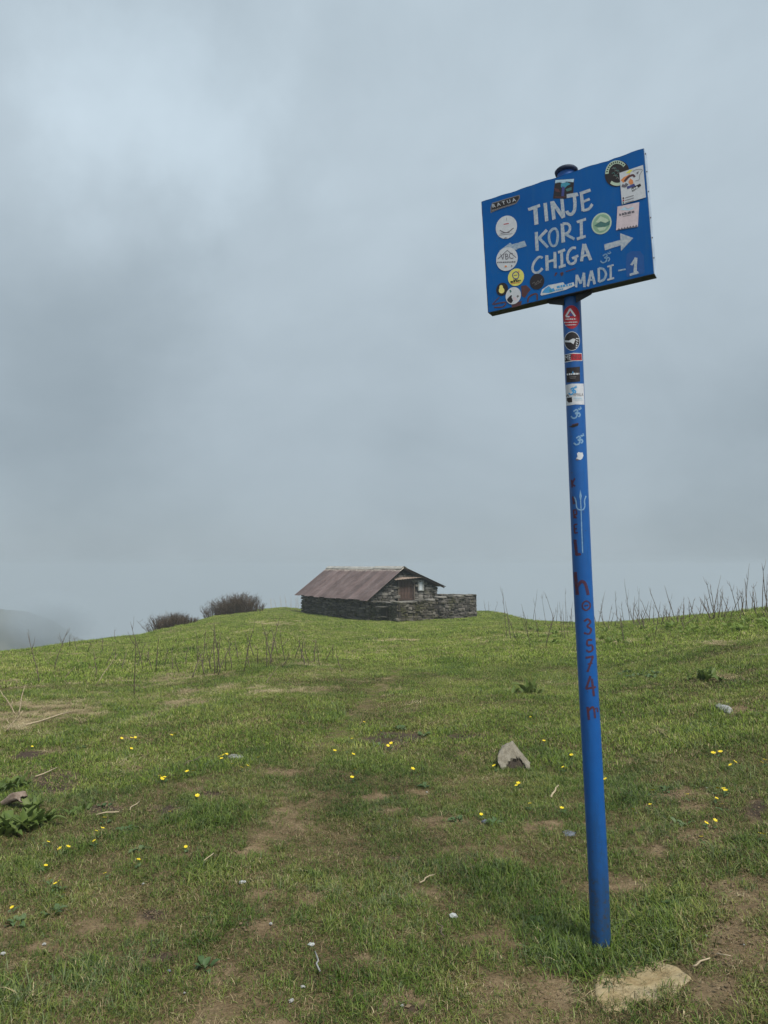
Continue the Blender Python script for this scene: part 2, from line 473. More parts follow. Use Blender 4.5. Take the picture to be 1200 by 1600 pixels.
# ------------------------------------------------------------------ stone hut and its yard wall
def stone_mat(name, stops, moss):
    m, t, b, o = mat(name)
    p = geo_pos(t)
    n = noise(t, 5, 5, 0.65, p)
    add = N(t, 'ShaderNodeMath', operation='MULTIPLY_ADD')
    t.links.new(obj_rand(t), add.inputs[0]); add.inputs[1].default_value = 0.68
    t.links.new(n.outputs[0], add.inputs[2])
    sub = N(t, 'ShaderNodeMath', operation='SUBTRACT')
    t.links.new(add.outputs[0], sub.inputs[0]); sub.inputs[1].default_value = 0.33
    r = ramp(t, sub.outputs[0], stops)
    nm = noise(t, 1.7, 5, 0.7, p)
    mk = ramp(t, nm.outputs[0], [(0.52 - moss, (0, 0, 0)), (0.70 - moss, (1, 1, 1))])
    c = mixc(t, mk.outputs[0], r.outputs[0], (0.052, 0.050, 0.018))
    t.links.new(c, b.inputs['Base Color'])
    b.inputs['Roughness'].default_value = 0.92
    b.inputs['Specular IOR Level'].default_value = 0.2
    n2 = noise(t, 28, 5, 0.7, p)
    bump(t, b, n2.outputs[0], 0.5, 0.02)
    return m
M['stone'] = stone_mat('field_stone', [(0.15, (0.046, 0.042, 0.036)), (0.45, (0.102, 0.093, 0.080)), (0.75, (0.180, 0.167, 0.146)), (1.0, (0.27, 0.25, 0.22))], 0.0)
M['stone_dark'] = stone_mat('weathered_stone', [(0.15, (0.035, 0.031, 0.027)), (0.5, (0.080, 0.072, 0.062)), (0.8, (0.135, 0.122, 0.106)), (1.0, (0.20, 0.185, 0.16))], 0.02)  # darker field stone; on the hut's long side the wall's shade is coloured in
M['stone_moss'] = stone_mat('mossy_stone', [(0.15, (0.034, 0.029, 0.022)), (0.5, (0.080, 0.070, 0.055)), (0.8, (0.145, 0.130, 0.108)), (1.0, (0.23, 0.21, 0.18))], 0.07)
M['core'] = flat('wall_core', (0.030, 0.026, 0.022), 0.95, 0.3, 4)

def stone_mesh(k):
    rg = random.Random(100 + k)
    bm = bmesh.new()
    bmesh.ops.create_cube(bm, size=1)
    bmesh.ops.bevel(bm, geom=bm.edges[:], offset=0.16, segments=1, affect='EDGES')
    sk = [rg.uniform(-0.14, 0.14) for _ in range(4)]
    for v in bm.verts:
        v.co.z += sk[0] * v.co.x + sk[1] * v.co.y
        v.co.x *= 1 + sk[2] * v.co.z * 1.3
        v.co.y *= 1 + sk[3] * v.co.x
        v.co += Vector((rg.uniform(-.05, .05), rg.uniform(-.05, .05), rg.uniform(-.06, .06)))
    me = bpy.data.meshes.new('stone'); bm.to_mesh(me); bm.free()
    return me
STONES = {}
for key in ('stone', 'stone_dark', 'stone_moss'):
    STONES[key] = []
    for k in range(14):
        me = stone_mesh(k); me.materials.append(M[key]); STONES[key].append(me)

def courses(length, h_lo, h_hi, rg, inside, lean=(0.085, 0.17), long=(0.24, 0.62), gap=0.012):
    """stones of a dry wall seen from its face: (centre s, centre z, length, height)"""
    res = []
    z = h_lo
    while z < h_hi:
        ch = rg.uniform(*lean)
        s = rg.uniform(-0.2, 0)
        while s < length:
            L = rg.uniform(*long) * (1.25 if rg.random() < 0.15 else 1)
            cx_, cz_ = s + L / 2, z + ch / 2
            hh = ch * rg.uniform(0.82, 1.0)
            if inside(cx_, cz_) and cx_ > 0 and cx_ < length:
                a = max(s, 0); e = min(s + L, length)
                if rg.random() < 0.18 and ch > 0.12:     # two thin stones instead of one
                    for q in (0.25, 0.75): res.append(((a + e) / 2, z + ch * q, e - a - gap, hh * 0.5))
                else:
                    res.append(((a + e) / 2, cz_, e - a - gap, hh))
            s += L
        z += ch
    return res

def lay(stones, origin, axis, outward, parent, key, rg, limit, base_z, depth=0.30):
    """the `limit` largest stones become parts, the rest one mesh"""
    stones = sorted(stones, key=lambda q: -q[2] * q[3])
    A = Vector((axis[0], axis[1], 0)); O = Vector((outward[0], outward[1], 0))
    n = 0
    rest = MB()
    for (s, z, L, h) in stones:
        pos = Vector(origin) + A * s + Vector((0, 0, base_z + z)) + O * (rg.uniform(-0.07, 0.045) - depth / 2) + Vector((0, 0, rg.uniform(-.012, .012)))
        rot = Matrix((A, -O, Vector((0, 0, 1)))).transposed()
        rot = rot @ Matrix.Rotation(rg.uniform(-0.09, 0.09), 3, 'Y') @ Matrix.Rotation(rg.uniform(-0.14, 0.14), 3, 'Z')
        me = rg.choice(STONES[key])
        mtx = Matrix.Translation(pos) @ rot.to_4x4() @ Matrix.Diagonal((L * 1.06, depth, h * 1.08, 1))
        if n < limit:
            o = bpy.data.objects.new('stone', me); COL.objects.link(o)
            o.parent = parent
            o.matrix_world = mtx if parent is None else mtx
            o.matrix_parent_inverse = Matrix.Identity(4)
            o.matrix_basis = Matrix.Translation(-parent_origin(parent)) @ mtx
            n += 1
        else:
            rest.add([mtx @ v.co - parent_origin(parent) for v in me.vertices], [tuple(p.vertices) for p in me.polygons])
    if rest.v:
        o = rest.build('small_stones', M[key], parent)
        o['kind'] = 'stuff'
    return n
def parent_origin(o):
    p = Vector((0, 0, 0))
    while o is not None:
        p += o.location; o = o.parent
    return p

GA = Vector((0.860, 0.510, 0)).normalized()       # along the gable, to the right and away
LB = Vector((-GA.y, GA.x, 0))                     # along the ridge, to the left and away
H0 = Vector((-1.02, 42.0, 0))                     # plan position of the near roof corner
def HP(a, b, z): return H0 + GA * a + LB * b + Vector((0, 0, z))
Z_EAVE, Z_RIDGE, Z_FAR = EYE - 1.93, EYE + 0.03, EYE - 1.20
RW, RR, RL = 5.7, 2.6, 10.4
zb = min(gz(*HP(a, b, 0).xy) for a, b in ((0, 0), (0, RL), (RW, 0), (0.3, 5))) - 0.15
house = empty('stone_hut', (H0.x, H0.y, zb))
tag(house, 'low dry stone hut with rusty tin roof and wooden door on the hilltop', 'hut')
def roof_z(a):
    return Z_EAVE + (Z_RIDGE - Z_EAVE) * a / RR if a < RR else Z_RIDGE + (Z_FAR - Z_RIDGE) * (a - RR) / (RW - RR)
A0, A1, B0, B1 = 0.32, 5.36, 0.34, 10.1             # outer wall faces
def loc(p): return p - house.location
# core of the walls (dark joints show between the stones)
core = MB()
prof = [(A0 + .11, zb), (A1 - .11, zb), (A1 - .11, roof_z(A1) - .10), (RR, Z_RIDGE - .10), (A0 + .11, roof_z(A0) - .10)]
for b in (B0 + .11, B1 - .11):
    core.v += [tuple(loc(HP(a, b, z))) for a, z in prof]
core.f = [(0, 1, 2, 3, 4), (9, 8, 7, 6, 5)] + [(i, i + 5, (i + 1) % 5 + 5, (i + 1) % 5) for i in range(5)]
core.m = [0] * len(core.f)
wall = core.build('wall', M['core'], house)
rg = random.Random(5)
def px_gable(px, py, b=B0):
    """where a pixel's ray meets the gable face: (a, z)"""
    d = ray(px, py); n_ = -LB
    tt = (HP(0, b, 0) - CAM).dot(n_) / d.dot(n_)
    q = CAM + d * tt - HP(0, b, 0)
    return q.dot(GA), q.z
dl, dt = px_gable(624.2, 907.5); dr, _ = px_gable(646.8, 907.5)
_, dbz = px_gable(635, 943)
wl, wt = px_gable(653.2, 907.2); wr, wb_ = px_gable(662.2, 923.0)
dbz = max(dbz, zb + 0.6)
# front gable
def in_gable(s, z):
    a = A0 + s; zz = zb + z
    if zz > roof_z(a) - 0.23: return False
    if dl - 0.05 < a < dr + 0.05 and zz < dt + 0.06: return False
    if wl - 0.05 < a < wr + 0.05 and wb_ - 0.05 < zz < wt + 0.05: return False
    return True
g_st = courses(A1 - A0, 0.05, 3.4, rg, in_gable, lean=(0.08, 0.21), long=(0.14, 0.58))
g_vis = [q for q in g_st if zb + q[1] > Z_EAVE - 1.0]
lay(g_vis, HP(A0, B0, 0), GA, -LB, wall, 'stone', rg, 165, zb)
# long side facing left
l_st = courses(B1 - B0, 0.0, 1.75, rg, lambda s, z: zb + z < roof_z(A0) - 0.09, lean=(0.10, 0.17), long=(0.35, 0.85))
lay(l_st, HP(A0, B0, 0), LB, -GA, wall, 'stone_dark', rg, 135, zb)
# the two sides away from the camera
lay(courses(B1 - B0, 0.0, 2.4, rg, lambda s, z: zb + z < roof_z(A1) - 0.09, long=(0.4, 0.9)), HP(A1, B0, 0), LB, GA, wall, 'stone', rg, 0, zb)
lay(courses(A1 - A0, 0.0, 3.4, rg, lambda s, z: zb + z < roof_z(A0 + s) - 0.26, long=(0.4, 0.9)), HP(A0, B1, 0), GA, LB, wall, 'stone', rg, 0, zb)

# roof: corrugated sheets
m, t, b, o = mat('rusty_tin')
oc = geo_pos(t)
n1 = noise(t, 1.3, 5, 0.65, oc); n2 = noise(t, 9, 5, 0.7, oc)
r = ramp(t, n1.outputs[0], [(0.25, (0.070, 0.046, 0.042)), (0.5, (0.118, 0.082, 0.076)), (0.78, (0.175, 0.132, 0.125))])
mr = N(t, 'ShaderNodeMath', operation='MULTIPLY_ADD'); t.links.new(obj_rand(t), mr.inputs[0]); mr.inputs[1].default_value = 0.50; mr.inputs[2].default_value = 0.74
vm = N(t, 'ShaderNodeVectorMath', operation='SCALE'); t.links.new(r.outputs[0], vm.inputs[0]); t.links.new(mr.outputs[0], vm.inputs['Scale'])
sp = ramp(t, n2.outputs[0], [(0.62, (0, 0, 0)), (0.78, (1, 1, 1))])
c = mixc(t, sp.outputs[0], vm.outputs[0], (0.26, 0.215, 0.185))
# bleached zinc that is left along the top of the sheets
sx = N(t, 'ShaderNodeSeparateXYZ'); t.links.new(obj_co(t), sx.inputs[0])
ed = N(t, 'ShaderNodeMath', operation='MULTIPLY_ADD'); t.links.new(n2.outputs[0], ed.inputs[0]); ed.inputs[1].default_value = 0.9; t.links.new(sx.outputs[1], ed.inputs[2])
zr = ramp(t, ed.outputs[0], [(0.985, (0, 0, 0)), (1.0, (1, 1, 1))])
zr.color_ramp.elements[0].position = 0.93
mpr = N(t, 'ShaderNodeMapRange'); t.links.new(ed.outputs[0], mpr.inputs[0]); mpr.inputs[1].default_value = 3.28; mpr.inputs[2].default_value = 3.55
c = mixc(t, mpr.outputs[0], c, (0.40, 0.36, 0.30))
t.links.new(c, b.inputs['Base Color'])
b.inputs['Roughness'].default_value = 0.55; b.inputs['Metallic'].default_value = 0.25
M['tin'] = m
M['zinc'] = flat('bleached_zinc', (0.36, 0.34, 0.30), 0.55, 0.3, 3, 0.4, 0.3)
M['timber'] = flat('grey_timber', (0.11, 0.085, 0.065), 0.85, 0.3, 4)

roof = empty('roof'); roof.parent = house
def sheet_mesh(w_, L, name):
    nx = int(w_ / 0.076 * 4)
    v, f = [], []
    for j in range(5):
        for i in range(nx + 1):
            x = w_ * i / nx
            v.append((x, L * j / 4, 0.016 * math.cos(2 * math.pi * x / 0.076)))
    for j in range(4):
        for i in range(nx):
            a = j * (nx + 1) + i
            f.append((a, a + 1, a + nx + 2, a + nx + 1))
    return mesh(name, v, f, True)
def slope_sheets(a_lo, z_lo, a_hi, z_hi, n_s, jit):
    up = HP(a_hi, 0, z_hi) - HP(a_lo, 0, z_lo)
    L = up.length; up.normalize()
    wd = RL / n_s + 0.07
    me = sheet_mesh(wd, L, 'roof_sheet'); me.materials.append(M['tin'])
    nrm = LB.cross(up) if LB.cross(up).z > 0 else up.cross(LB)
    for k in range(n_s):
        o = bpy.data.objects.new('roof_sheet', me); COL.objects.link(o); o.parent = roof
        b = k * RL / n_s - 0.035
        base = loc(HP(a_lo, b, z_lo)) + nrm * (0.012 * (k % 2) + jit.uniform(0, 0.012)) + up * jit.uniform(-0.07, 0.03)
        ax = LB if LB.cross(up).z > 0 else -LB
        if ax == -LB: base = base + LB * wd
        rot = Matrix((ax, up, nrm)).transposed() @ Matrix.Rotation(jit.uniform(-0.006, 0.006), 3, 'Z')
        o.matrix_basis = Matrix.Translation(base) @ rot.to_4x4()
slope_sheets(0, Z_EAVE, RR, Z_RIDGE, 13, rg)
slope_sheets(RW, Z_FAR, RR, Z_RIDGE, 13, rg)
rc_ = MB()
for k in range(6):
    b0, b1 = k * RL / 6 - 0.02, (k + 1) * RL / 6 + 0.03
    pr = [(RR - 0.22, -0.115), (RR - 0.07, 0.01), (RR, 0.045), (RR + 0.07, 0.015), (RR + 0.22, -0.05)]
    lift = 0.02 + 0.008 * (k % 2) - (0.02 if k in (2, 3) else 0)
    v = [loc(HP(a, bb, Z_RIDGE + z + lift)) for bb in (b0, b1) for a, z in pr]
    f = [(i, i + 1, i + 6, i + 5) for i in range(4)]
    o = link('ridge_cap', mesh('ridge_cap', v, f), M['zinc'], roof)
# rafters showing under the front verge
for (a_lo, z_lo, a_hi, z_hi) in ((0.05, Z_EAVE, RR, Z_RIDGE), (RW - 0.05, Z_FAR, RR, Z_RIDGE)):
    q = MB()
    p0, p1 = HP(a_lo, 0.08, z_lo - 0.06), HP(a_hi, 0.08, z_hi - 0.06)
    q.tube([loc(p0), loc(p1)], [0.035, 0.035], 4)
    q.build('rafter', M['timber'], roof)
# door
M['door'] = None
m, t, b, o = mat('door_wood')
n1 = noise(t, 6, 5, 0.65, obj_co(t)); n1.inputs['Scale'].default_value = 5
r = ramp(t, n1.outputs[0], [(0.3, (0.030, 0.017, 0.012)), (0.55, (0.062, 0.034, 0.024)), (0.8, (0.11, 0.062, 0.044))])
mr = N(t, 'ShaderNodeMath', operation='MULTIPLY_ADD'); t.links.new(obj_rand(t), mr.inputs[0]); mr.inputs[1].default_value = 0.6; mr.inputs[2].default_value = 0.7
vm = N(t, 'ShaderNodeVectorMath', operation='SCALE'); t.links.new(r.outputs[0], vm.inputs[0]); t.links.new(mr.outputs[0], vm.inputs['Scale'])
t.links.new(vm.outputs[0], b.inputs['Base Color']); b.inputs['Roughness'].default_value = 0.8
M['door'] = m
RH = Matrix((GA, LB, Vector((0, 0, 1)))).transposed()
door = empty('door', loc(HP((dl + dr) / 2, B0 + 0.10, dbz))); door.parent = house
dw, dh = dr - dl, dt - dbz
npl = 5
for k in range(npl):
    q = MB(); q.box((0, 0, 0), (dw / npl - 0.012, 0.035, dh - 0.02 - 0.015 * (k % 2)))
    o = q.build('plank', M['door'], door)
    o.matrix_basis = Matrix.Translation(GA * (dw * ((k + .5) / npl - .5)) + Vector((0, 0, dh / 2))) @ RH.to_4x4()
for zz in (0.25, dh * 0.8):
    q = MB(); q.box((0, 0, 0), (dw * 0.97, 0.03, 0.10))
    o = q.build('crosspiece', M['door'], door); o.matrix_basis = Matrix.Translation(LB * -0.034 + Vector((0, 0, zz))) @ RH.to_4x4()
q = MB()
for sx_ in (-1, 1):
    q.box(RH @ Vector((sx_ * (dw / 2 + 0.045), -0.02, dh / 2)), (0.08, 0.12, dh + 0.02), RH)
q.box(RH @ Vector((0, -0.02, dh + 0.035)), (dw + 0.17, 0.12, 0.07), RH)
q.build('frame', M['timber'], door)
# tin strip over the door
la, lz = px_gable(616.5, 905.0, B0 - 0.25); ra, rz_ = px_gable(662.5, 900.5, B0 - 0.25)
q = MB()
v = []
for bb, dz in ((B0 - 0.30, -0.05), (B0 + 0.08, 0.10)):
    for k in range(25):
        tt = k / 24
        z0 = Z_EAVE + 1.28
        v.append(loc(HP(la + (ra - la) * tt, bb, lz + (rz_ - lz) * tt + dz + 0.012 * math.cos(k * math.pi))))
link('door_canopy', mesh('door_canopy', v, [(k, k + 1, k + 26, k + 25) for k in range(24)], False), flat('canopy_tin', (0.24, 0.185, 0.145), 0.7, 0.3, 6), house)
# small blocked window with a pale board and lime round it
win = empty('window', loc(HP((wl + wr) / 2, B0, (wt + wb_) / 2))); win.parent = house
ww, wh = wr - wl, wt - wb_
q = MB(); q.box((0, 0, 0), (ww * 0.62, 0.03, wh * 0.86)); o = q.build('board', flat('pale_board', (0.52, 0.56, 0.57), 0.6, 0.15, 9), win)
o.matrix_basis = Matrix.Translation(LB * 0.02) @ RH.to_4x4()
q = MB()
for sx_ in (-1, 1): q.box((sx_ * ww * 0.41, 0, 0), (ww * 0.20, 0.09, wh * 1.0))
q.box((0, 0, wh * 0.46), (ww * 0.62, 0.09, wh * 0.08)); q.box((0, 0, -wh * 0.47), (ww * 0.62, 0.09, wh * 0.07))
o = q.build('surround', flat('lime_surround', (0.27, 0.275, 0.25), 0.9, 0.3, 9), win); o.matrix_basis = Matrix.Translation(LB * 0.01) @ RH.to_4x4()

# yard wall in front of the hut
YT = 0.52
yb = empty('yard_wall', (*HP(0.3, -2.9, 0).xy, zb))
tag(yb, 'mossy dry stone yard wall in front of the hut', 'wall')
def yl(p): return p - yb.location
rg = random.Random(8)
def wall_run(p0, p1, top0, top1, outw, key, limit, inner=True, split=None):
    """straight length of dry wall from p0 to p1 (outer face line); tops are heights"""
    d = (p1 - p0); L = d.length; ax = d.normalized()
    inn = -outw
    q = MB()
    v = []
    for (s, tz) in ((0, top0), (L, top1)):
        for off in (0.08, YT - 0.08):
            for z in (zb - 0.2, tz - 0.10):
                pp = p0 + ax * s + inn * off; v.append(yl(Vector((pp.x, pp.y, z))))
    q.add(v, [(0, 1, 3, 2), (4, 6, 7, 5), (0, 4, 5, 1), (2, 3, 7, 6), (1, 5, 7, 3), (0, 2, 6, 4)])
    c = q.build('wall_core', M['core'], yb)
    top = lambda s: top0 + (top1 - top0) * s / L
    st = courses(L, 0, 2.2, rg, lambda s, z: zb + z < top(s) - 0.10, lean=(0.075, 0.19), long=(0.14, 0.52))
    lay(st, p0, ax, outw, yb, key, rg, limit, zb)
    if inner:
        lay(courses(L, 0, 2.2, rg, lambda s, z: zb + z < top(s) - 0.10, long=(0.3, 0.7)), p0 + inn * YT, ax, inn, yb, key, rg, 0, zb)
    # coping slabs
    s = 0
    while s < L - 0.05:
        w_ = min(rg.uniform(0.35, 0.75), L - s)
        mtx = Matrix.Translation(yl(Vector((*(p0 + ax * (s + w_ / 2) + inn * (YT / 2)).xy, top(s + w_ / 2) - 0.05 + rg.uniform(-0.02, 0.02))))) @ \
            Matrix((ax, -outw, Vector((0, 0, 1)))).transposed().to_4x4() @ Matrix.Rotation(rg.uniform(-0.05, 0.05), 4, 'Z') @ Matrix.Diagonal((w_ * 1.02, YT * rg.uniform(0.98, 1.12), 0.10, 1))
        o = bpy.data.objects.new('coping_stone', rg.choice(STONES['stone'])); COL.objects.link(o); o.parent = yb; o.matrix_basis = mtx
        s += w_
def on_depth(px, py, y):  # height of the pixel's ray where it reaches depth y
    d = ray(px, py); return EYE + d.z * y / d.y
c0 = HP(0.36, 0.30, 0); c1 = HP(0.36, -2.85, 0); c2 = HP(3.15, -2.85, 0); c3 = HP(5.95, -2.85, 0); c4 = HP(5.95, 1.2, 0)
zt1 = on_depth(621, 941, c1.y); zt2 = on_depth(684, 935.5, c2.y); zt3 = on_depth(742, 928, c3.y)
zt0 = on_depth(582, 939.5, c0.y)
wall_run(c0 + LB * -0.02, c1, zt0, zt1, -GA, 'stone_moss', 50)
wall_run(c1 + GA * 0.0, c2, zt1, zt2, -LB, 'stone_moss', 75)
wall_run(c2, c3, zt2 + 0.10, zt3, -LB, 'stone_dark', 90)
wall_run(c3 + LB * 0.03, c4, zt3 - 0.04, zt3 - 0.12, GA, 'stone_dark', 20)
q = MB(); nz0 = on_depth(600, 962, HP(0.36, -1.5, 0).y); nz1 = on_depth(600, 950, HP(0.36, -1.5, 0).y)
q.box(yl(Vector((*HP(0.36, -1.5, 0).xy, (nz0 + nz1) / 2))) - GA * 0.02, (0.12, 0.62, nz1 - nz0), Matrix((GA, LB, Vector((0, 0, 1)))).transposed())
q.build('niche_shade', M['core'], yb)  # solid dark block, coloured to stand for the shade of a niche
# stile: slabs set in the yard wall as steps
for k, (px, py, wx) in enumerate(((599.5, 948.5, 0.62), (601.5, 963.5, 0.50))):
    pc = HP(0.36, -1.55 + 0.1 * k, 0)
    z = on_depth(px, py, pc.y)
    o = bpy.data.objects.new('step_slab', STONES['stone'][3 + k]); COL.objects.link(o); o.parent = yb
    o.matrix_basis = Matrix.Translation(yl(Vector((pc.x, pc.y, z))) - GA * 0.22) @ Matrix((LB, -GA, Vector((0, 0, 1)))).transposed().to_4x4() @ Matrix.Diagonal((wx * 1.3, 0.55, 0.085, 1))

# ------------------------------------------------------------------ blue signpost
m, t, b, o = mat('blue_enamel')
oc = obj_co(t)
n1 = noise(t, 7, 6, 0.7, oc); n2 = noise(t, 70, 4, 0.7, oc); n3 = noise(t, 2.2, 3, 0.5, oc)
r = ramp(t, n3.outputs[0], [(0.3, (0.0035, 0.075, 0.270)), (0.7, (0.0055, 0.098, 0.335))])
s1 = ramp(t, n1.outputs[0], [(0.60, (0, 0, 0)), (0.80, (1, 1, 1))])
c = mixc(t, s1.outputs[0], r.outputs[0], (0.012, 0.080, 0.20))
mps = N(t, 'ShaderNodeMapping'); mps.inputs['Scale'].default_value = (30, 30, 3.0); t.links.new(oc, mps.inputs[0])
n4 = noise(t, 1.3, 6, 0.7, mps.outputs[0])
s4 = ramp(t, n4.outputs[0], [(0.50, (0, 0, 0)), (0.80, (0.7, 0.7, 0.7))])
c = mixc(t, s4.outputs[0], c, (0.020, 0.105, 0.260))
s2 = ramp(t, n2.outputs[0], [(0.67, (0, 0, 0)), (0.71, (1, 1, 1))])
c = mixc(t, s2.outputs[0], c, (0.035, 0.048, 0.075))
t.links.new(c, b.inputs['Base Color'])
rr_ = ramp(t, n1.outputs[0], [(0.3, (0.42,) * 3), (0.7, (0.62,) * 3)])
t.links.new(rr_.outputs[0], b.inputs['Roughness'])
b.inputs['Specular IOR Level'].default_value = 0.10
bump(t, b, n1.outputs[0], 0.12, 0.01)
M['blue'] = m
m, t, b, o = mat('blue_pole_paint')
oc = obj_co(t)
n1 = noise(t, 6, 6, 0.7, oc); n2 = noise(t, 45, 5, 0.75, oc)
r = ramp(t, n1.outputs[0], [(0.3, (0.003, 0.066, 0.255)), (0.7, (0.006, 0.092, 0.320))])
sz = N(t, 'ShaderNodeSeparateXYZ'); t.links.new(oc, sz.inputs[0])
low = N(t, 'ShaderNodeMapRange'); t.links.new(sz.outputs[2], low.inputs[0])
low.inputs[1].default_value = 0.70; low.inputs[2].default_value = 0.0; low.inputs[3].default_value = 0.0; low.inputs[4].default_value = 0.20
ad = N(t, 'ShaderNodeMath', operation='ADD'); t.links.new(n2.outputs[0], ad.inputs[0]); t.links.new(low.outputs[0], ad.inputs[1])
s2 = ramp(t, ad.outputs[0], [(0.70, (0, 0, 0)), (0.80, (1, 1, 1))])
mps = N(t, 'ShaderNodeMapping'); mps.inputs['Scale'].default_value = (22, 22, 2.2); t.links.new(oc, mps.inputs[0])
n4 = noise(t, 1.5, 6, 0.72, mps.outputs[0])
ad2 = N(t, 'ShaderNodeMath', operation='MULTIPLY_ADD'); t.links.new(low.outputs[0], ad2.inputs[0]); ad2.inputs[1].default_value = 0.9; t.links.new(n4.outputs[0], ad2.inputs[2])
s4 = ramp(t, ad2.outputs[0], [(0.56, (0, 0, 0)), (0.78, (0.75, 0.75, 0.75))])
c = mixc(t, s4.outputs[0], r.outputs[0], (0.010, 0.050, 0.135))
s5 = ramp(t, n4.outputs[0], [(0.24, (0.6, 0.6, 0.6)), (0.36, (0, 0, 0))])
c = mixc(t, s5.outputs[0], c, (0.035, 0.17, 0.42))
dirt = N(t, 'ShaderNodeMath', operation='MULTIPLY'); t.links.new(low.outputs[0], dirt.inputs[0]); t.links.new(n2.outputs[0], dirt.inputs[1])
dirt2 = N(t, 'ShaderNodeMath', operation='MULTIPLY'); dirt2.use_clamp = True; t.links.new(dirt.outputs[0], dirt2.inputs[0]); dirt2.inputs[1].default_value = 7.0
c = mixc(t, dirt2.outputs[0], c, (0.022, 0.050, 0.090))
c = mixc(t, s2.outputs[0], c, (0.040, 0.042, 0.050))
n6 = noise(t, 38, 7, 0.75, oc)
s6 = ramp(t, n6.outputs[0], [(0.645, (0, 0, 0)), (0.675, (1, 1, 1))])
c = mixc(t, s6.outputs[0], c, (0.040, 0.030, 0.028))
t.links.new(c, b.inputs['Base Color'])
b.inputs['Roughness'].default_value = 0.45
b.inputs['Specular IOR Level'].default_value = 0.4
bump(t, b, n2.outputs[0], 0.10, 0.004)
M['pole'] = m
def paint(name, c, c2, rough=0.6, scale=(60, 14, 60)):
    """brushed paint: streaks of thicker and thinner colour"""
    m, t, b, o = mat(name)
    mp = N(t, 'ShaderNodeMapping'); mp.inputs['Scale'].default_value = scale
    t.links.new(obj_co(t), mp.inputs[0])
    n = noise(t, 1.6, 5, 0.7, mp.outputs[0])
    r = ramp(t, n.outputs[0], [(0.30, c2), (0.60, c)])
    t.links.new(r.outputs[0], b.inputs['Base Color'])
    b.inputs['Roughness'].default_value = rough
    b.inputs['Specular IOR Level'].default_value = 0.2
    return m
M['white'] = paint('white_brush_paint', (0.44, 0.47, 0.50), (0.20, 0.28, 0.38))
M['thinwhite'] = paint('thin_white_paint', (0.33, 0.40, 0.47), (0.13, 0.23, 0.36))
M['palepaint'] = paint('pale_blue_paint', (0.20, 0.33, 0.48), (0.08, 0.20, 0.37))
M['redpaint'] = paint('red_brown_paint', (0.085, 0.024, 0.024), (0.022, 0.034, 0.105))
def ink(name, c, rough=0.55): return flat(name, c, rough, 0.10, 60, 0.25)
M['s_white'] = ink('sticker_white', (0.52, 0.54, 0.57)); M['s_black'] = ink('sticker_black', (0.022, 0.018, 0.020)); M['s_grey'] = ink('sticker_grey', (0.16, 0.15, 0.15))
M['s_red'] = ink('sticker_red', (0.36, 0.022, 0.035)); M['s_yellow'] = ink('sticker_yellow', (0.62, 0.58, 0.13)); M['s_pale'] = ink('sticker_pale_yellow', (0.70, 0.60, 0.18))
M['s_green'] = ink('sticker_green', (0.22, 0.36, 0.25)); M['s_mint'] = ink('sticker_mint', (0.42, 0.52, 0.40)); M['s_deep'] = ink('sticker_deep_green', (0.06, 0.15, 0.14))
M['s_blue'] = ink('sticker_blue', (0.06, 0.28, 0.55)); M['s_teal'] = ink('sticker_teal', (0.05, 0.25, 0.35)); M['s_pink'] = ink('sticker_pinkish', (0.56, 0.47, 0.50))
M['s_orange'] = ink('sticker_orange', (0.60, 0.22, 0.08)); M['s_navy'] = ink('sticker_navy', (0.05, 0.06, 0.20)); M['s_brown'] = ink('sticker_residue', (0.085, 0.040, 0.045), 0.85)
M['s_purple'] = ink('purple_smear', (0.014, 0.080, 0.27)); M['s_lines'] = ink('sticker_line', (0.12, 0.11, 0.13)); M['s_sky'] = ink('sticker_sky', (0.40, 0.55, 0.66))
M['frame'] = flat('dark_frame_paint', (0.020, 0.024, 0.032), 0.6, 0.3, 20)
M['flange'] = flat('chalky_flange', (0.34, 0.42, 0.52), 0.5, 0.25, 12)  # pale blue colour of the board's right edge
M['rust'] = flat('rust', (0.07, 0.035, 0.025), 0.9, 0.3, 30)

PB = hit(939, 1483)                              # foot of the pole
UP = Vector((-0.0385, 0.020, 1)).normalized()
def pole_len(py):
    # distance along the pole whose image has that row
    lo, hi = 0.0, 5.0
    for _ in range(50):
        mid = (lo + hi) / 2; q = PB + UP * mid
        if project(q.x, q.y, q.z)[1] > py: lo = mid
        else: hi = mid
    return lo
PR = 0.0452
# lean sideways so that the top stands where the photograph has it
for _ in range(4):
    Lp = pole_len(262); q = PB + UP * Lp
    e = 884.5 - float(project(q.x, q.y, q.z)[0])
    UP = (UP * Lp + Vector((e / F * q.y, 0, 0))).normalized()
Lp = pole_len(269)
sign = empty('signpost', PB)
tag(sign, 'tall blue signpost with stickered blue board lettered TINJE KORI CHIGA', 'signpost')
BX = Vector((0.852, -0.522, 0.031)).normalized()
BN = UP.cross(BX).normalized() * -1              # towards the viewer
BN = BX.cross(UP).normalized()
if BN.y > 0: BN = -BN
BU = BN.cross(BX).normalized()
if BU.z < 0: BU = -BU
def sl(p): return Vector(p) - PB
PE = UP.orthogonal().normalized()
PE = Vector((1, 0, 0)) - UP * UP.x; PE.normalize()
PF = UP.cross(PE).normalized()
if PF.y > 0: PF = -PF                            # points back to the camera
_bx = np.array([1483, 1365, 1140, 1030, 914, 720, 470, 262.0])
_bo = np.array([0.0, 1.2, -0.6, -2.0, -3.2, -2.6, -1.0, 0.0])          # the old pipe is not quite straight
_bt = np.array([pole_len(y) for y in _bx]); _bm = _bo / F * 3.15
def bend(tt):
    return PE * float(np.interp(tt, _bt, _bm))
def on_pole(ang, tt, off=0.0):                   # ang 0 faces the camera, positive to the right
    return PB + UP * tt + bend(tt) + (PE * math.sin(ang) + PF * math.cos(ang)) * (PR + off)
q = MB()
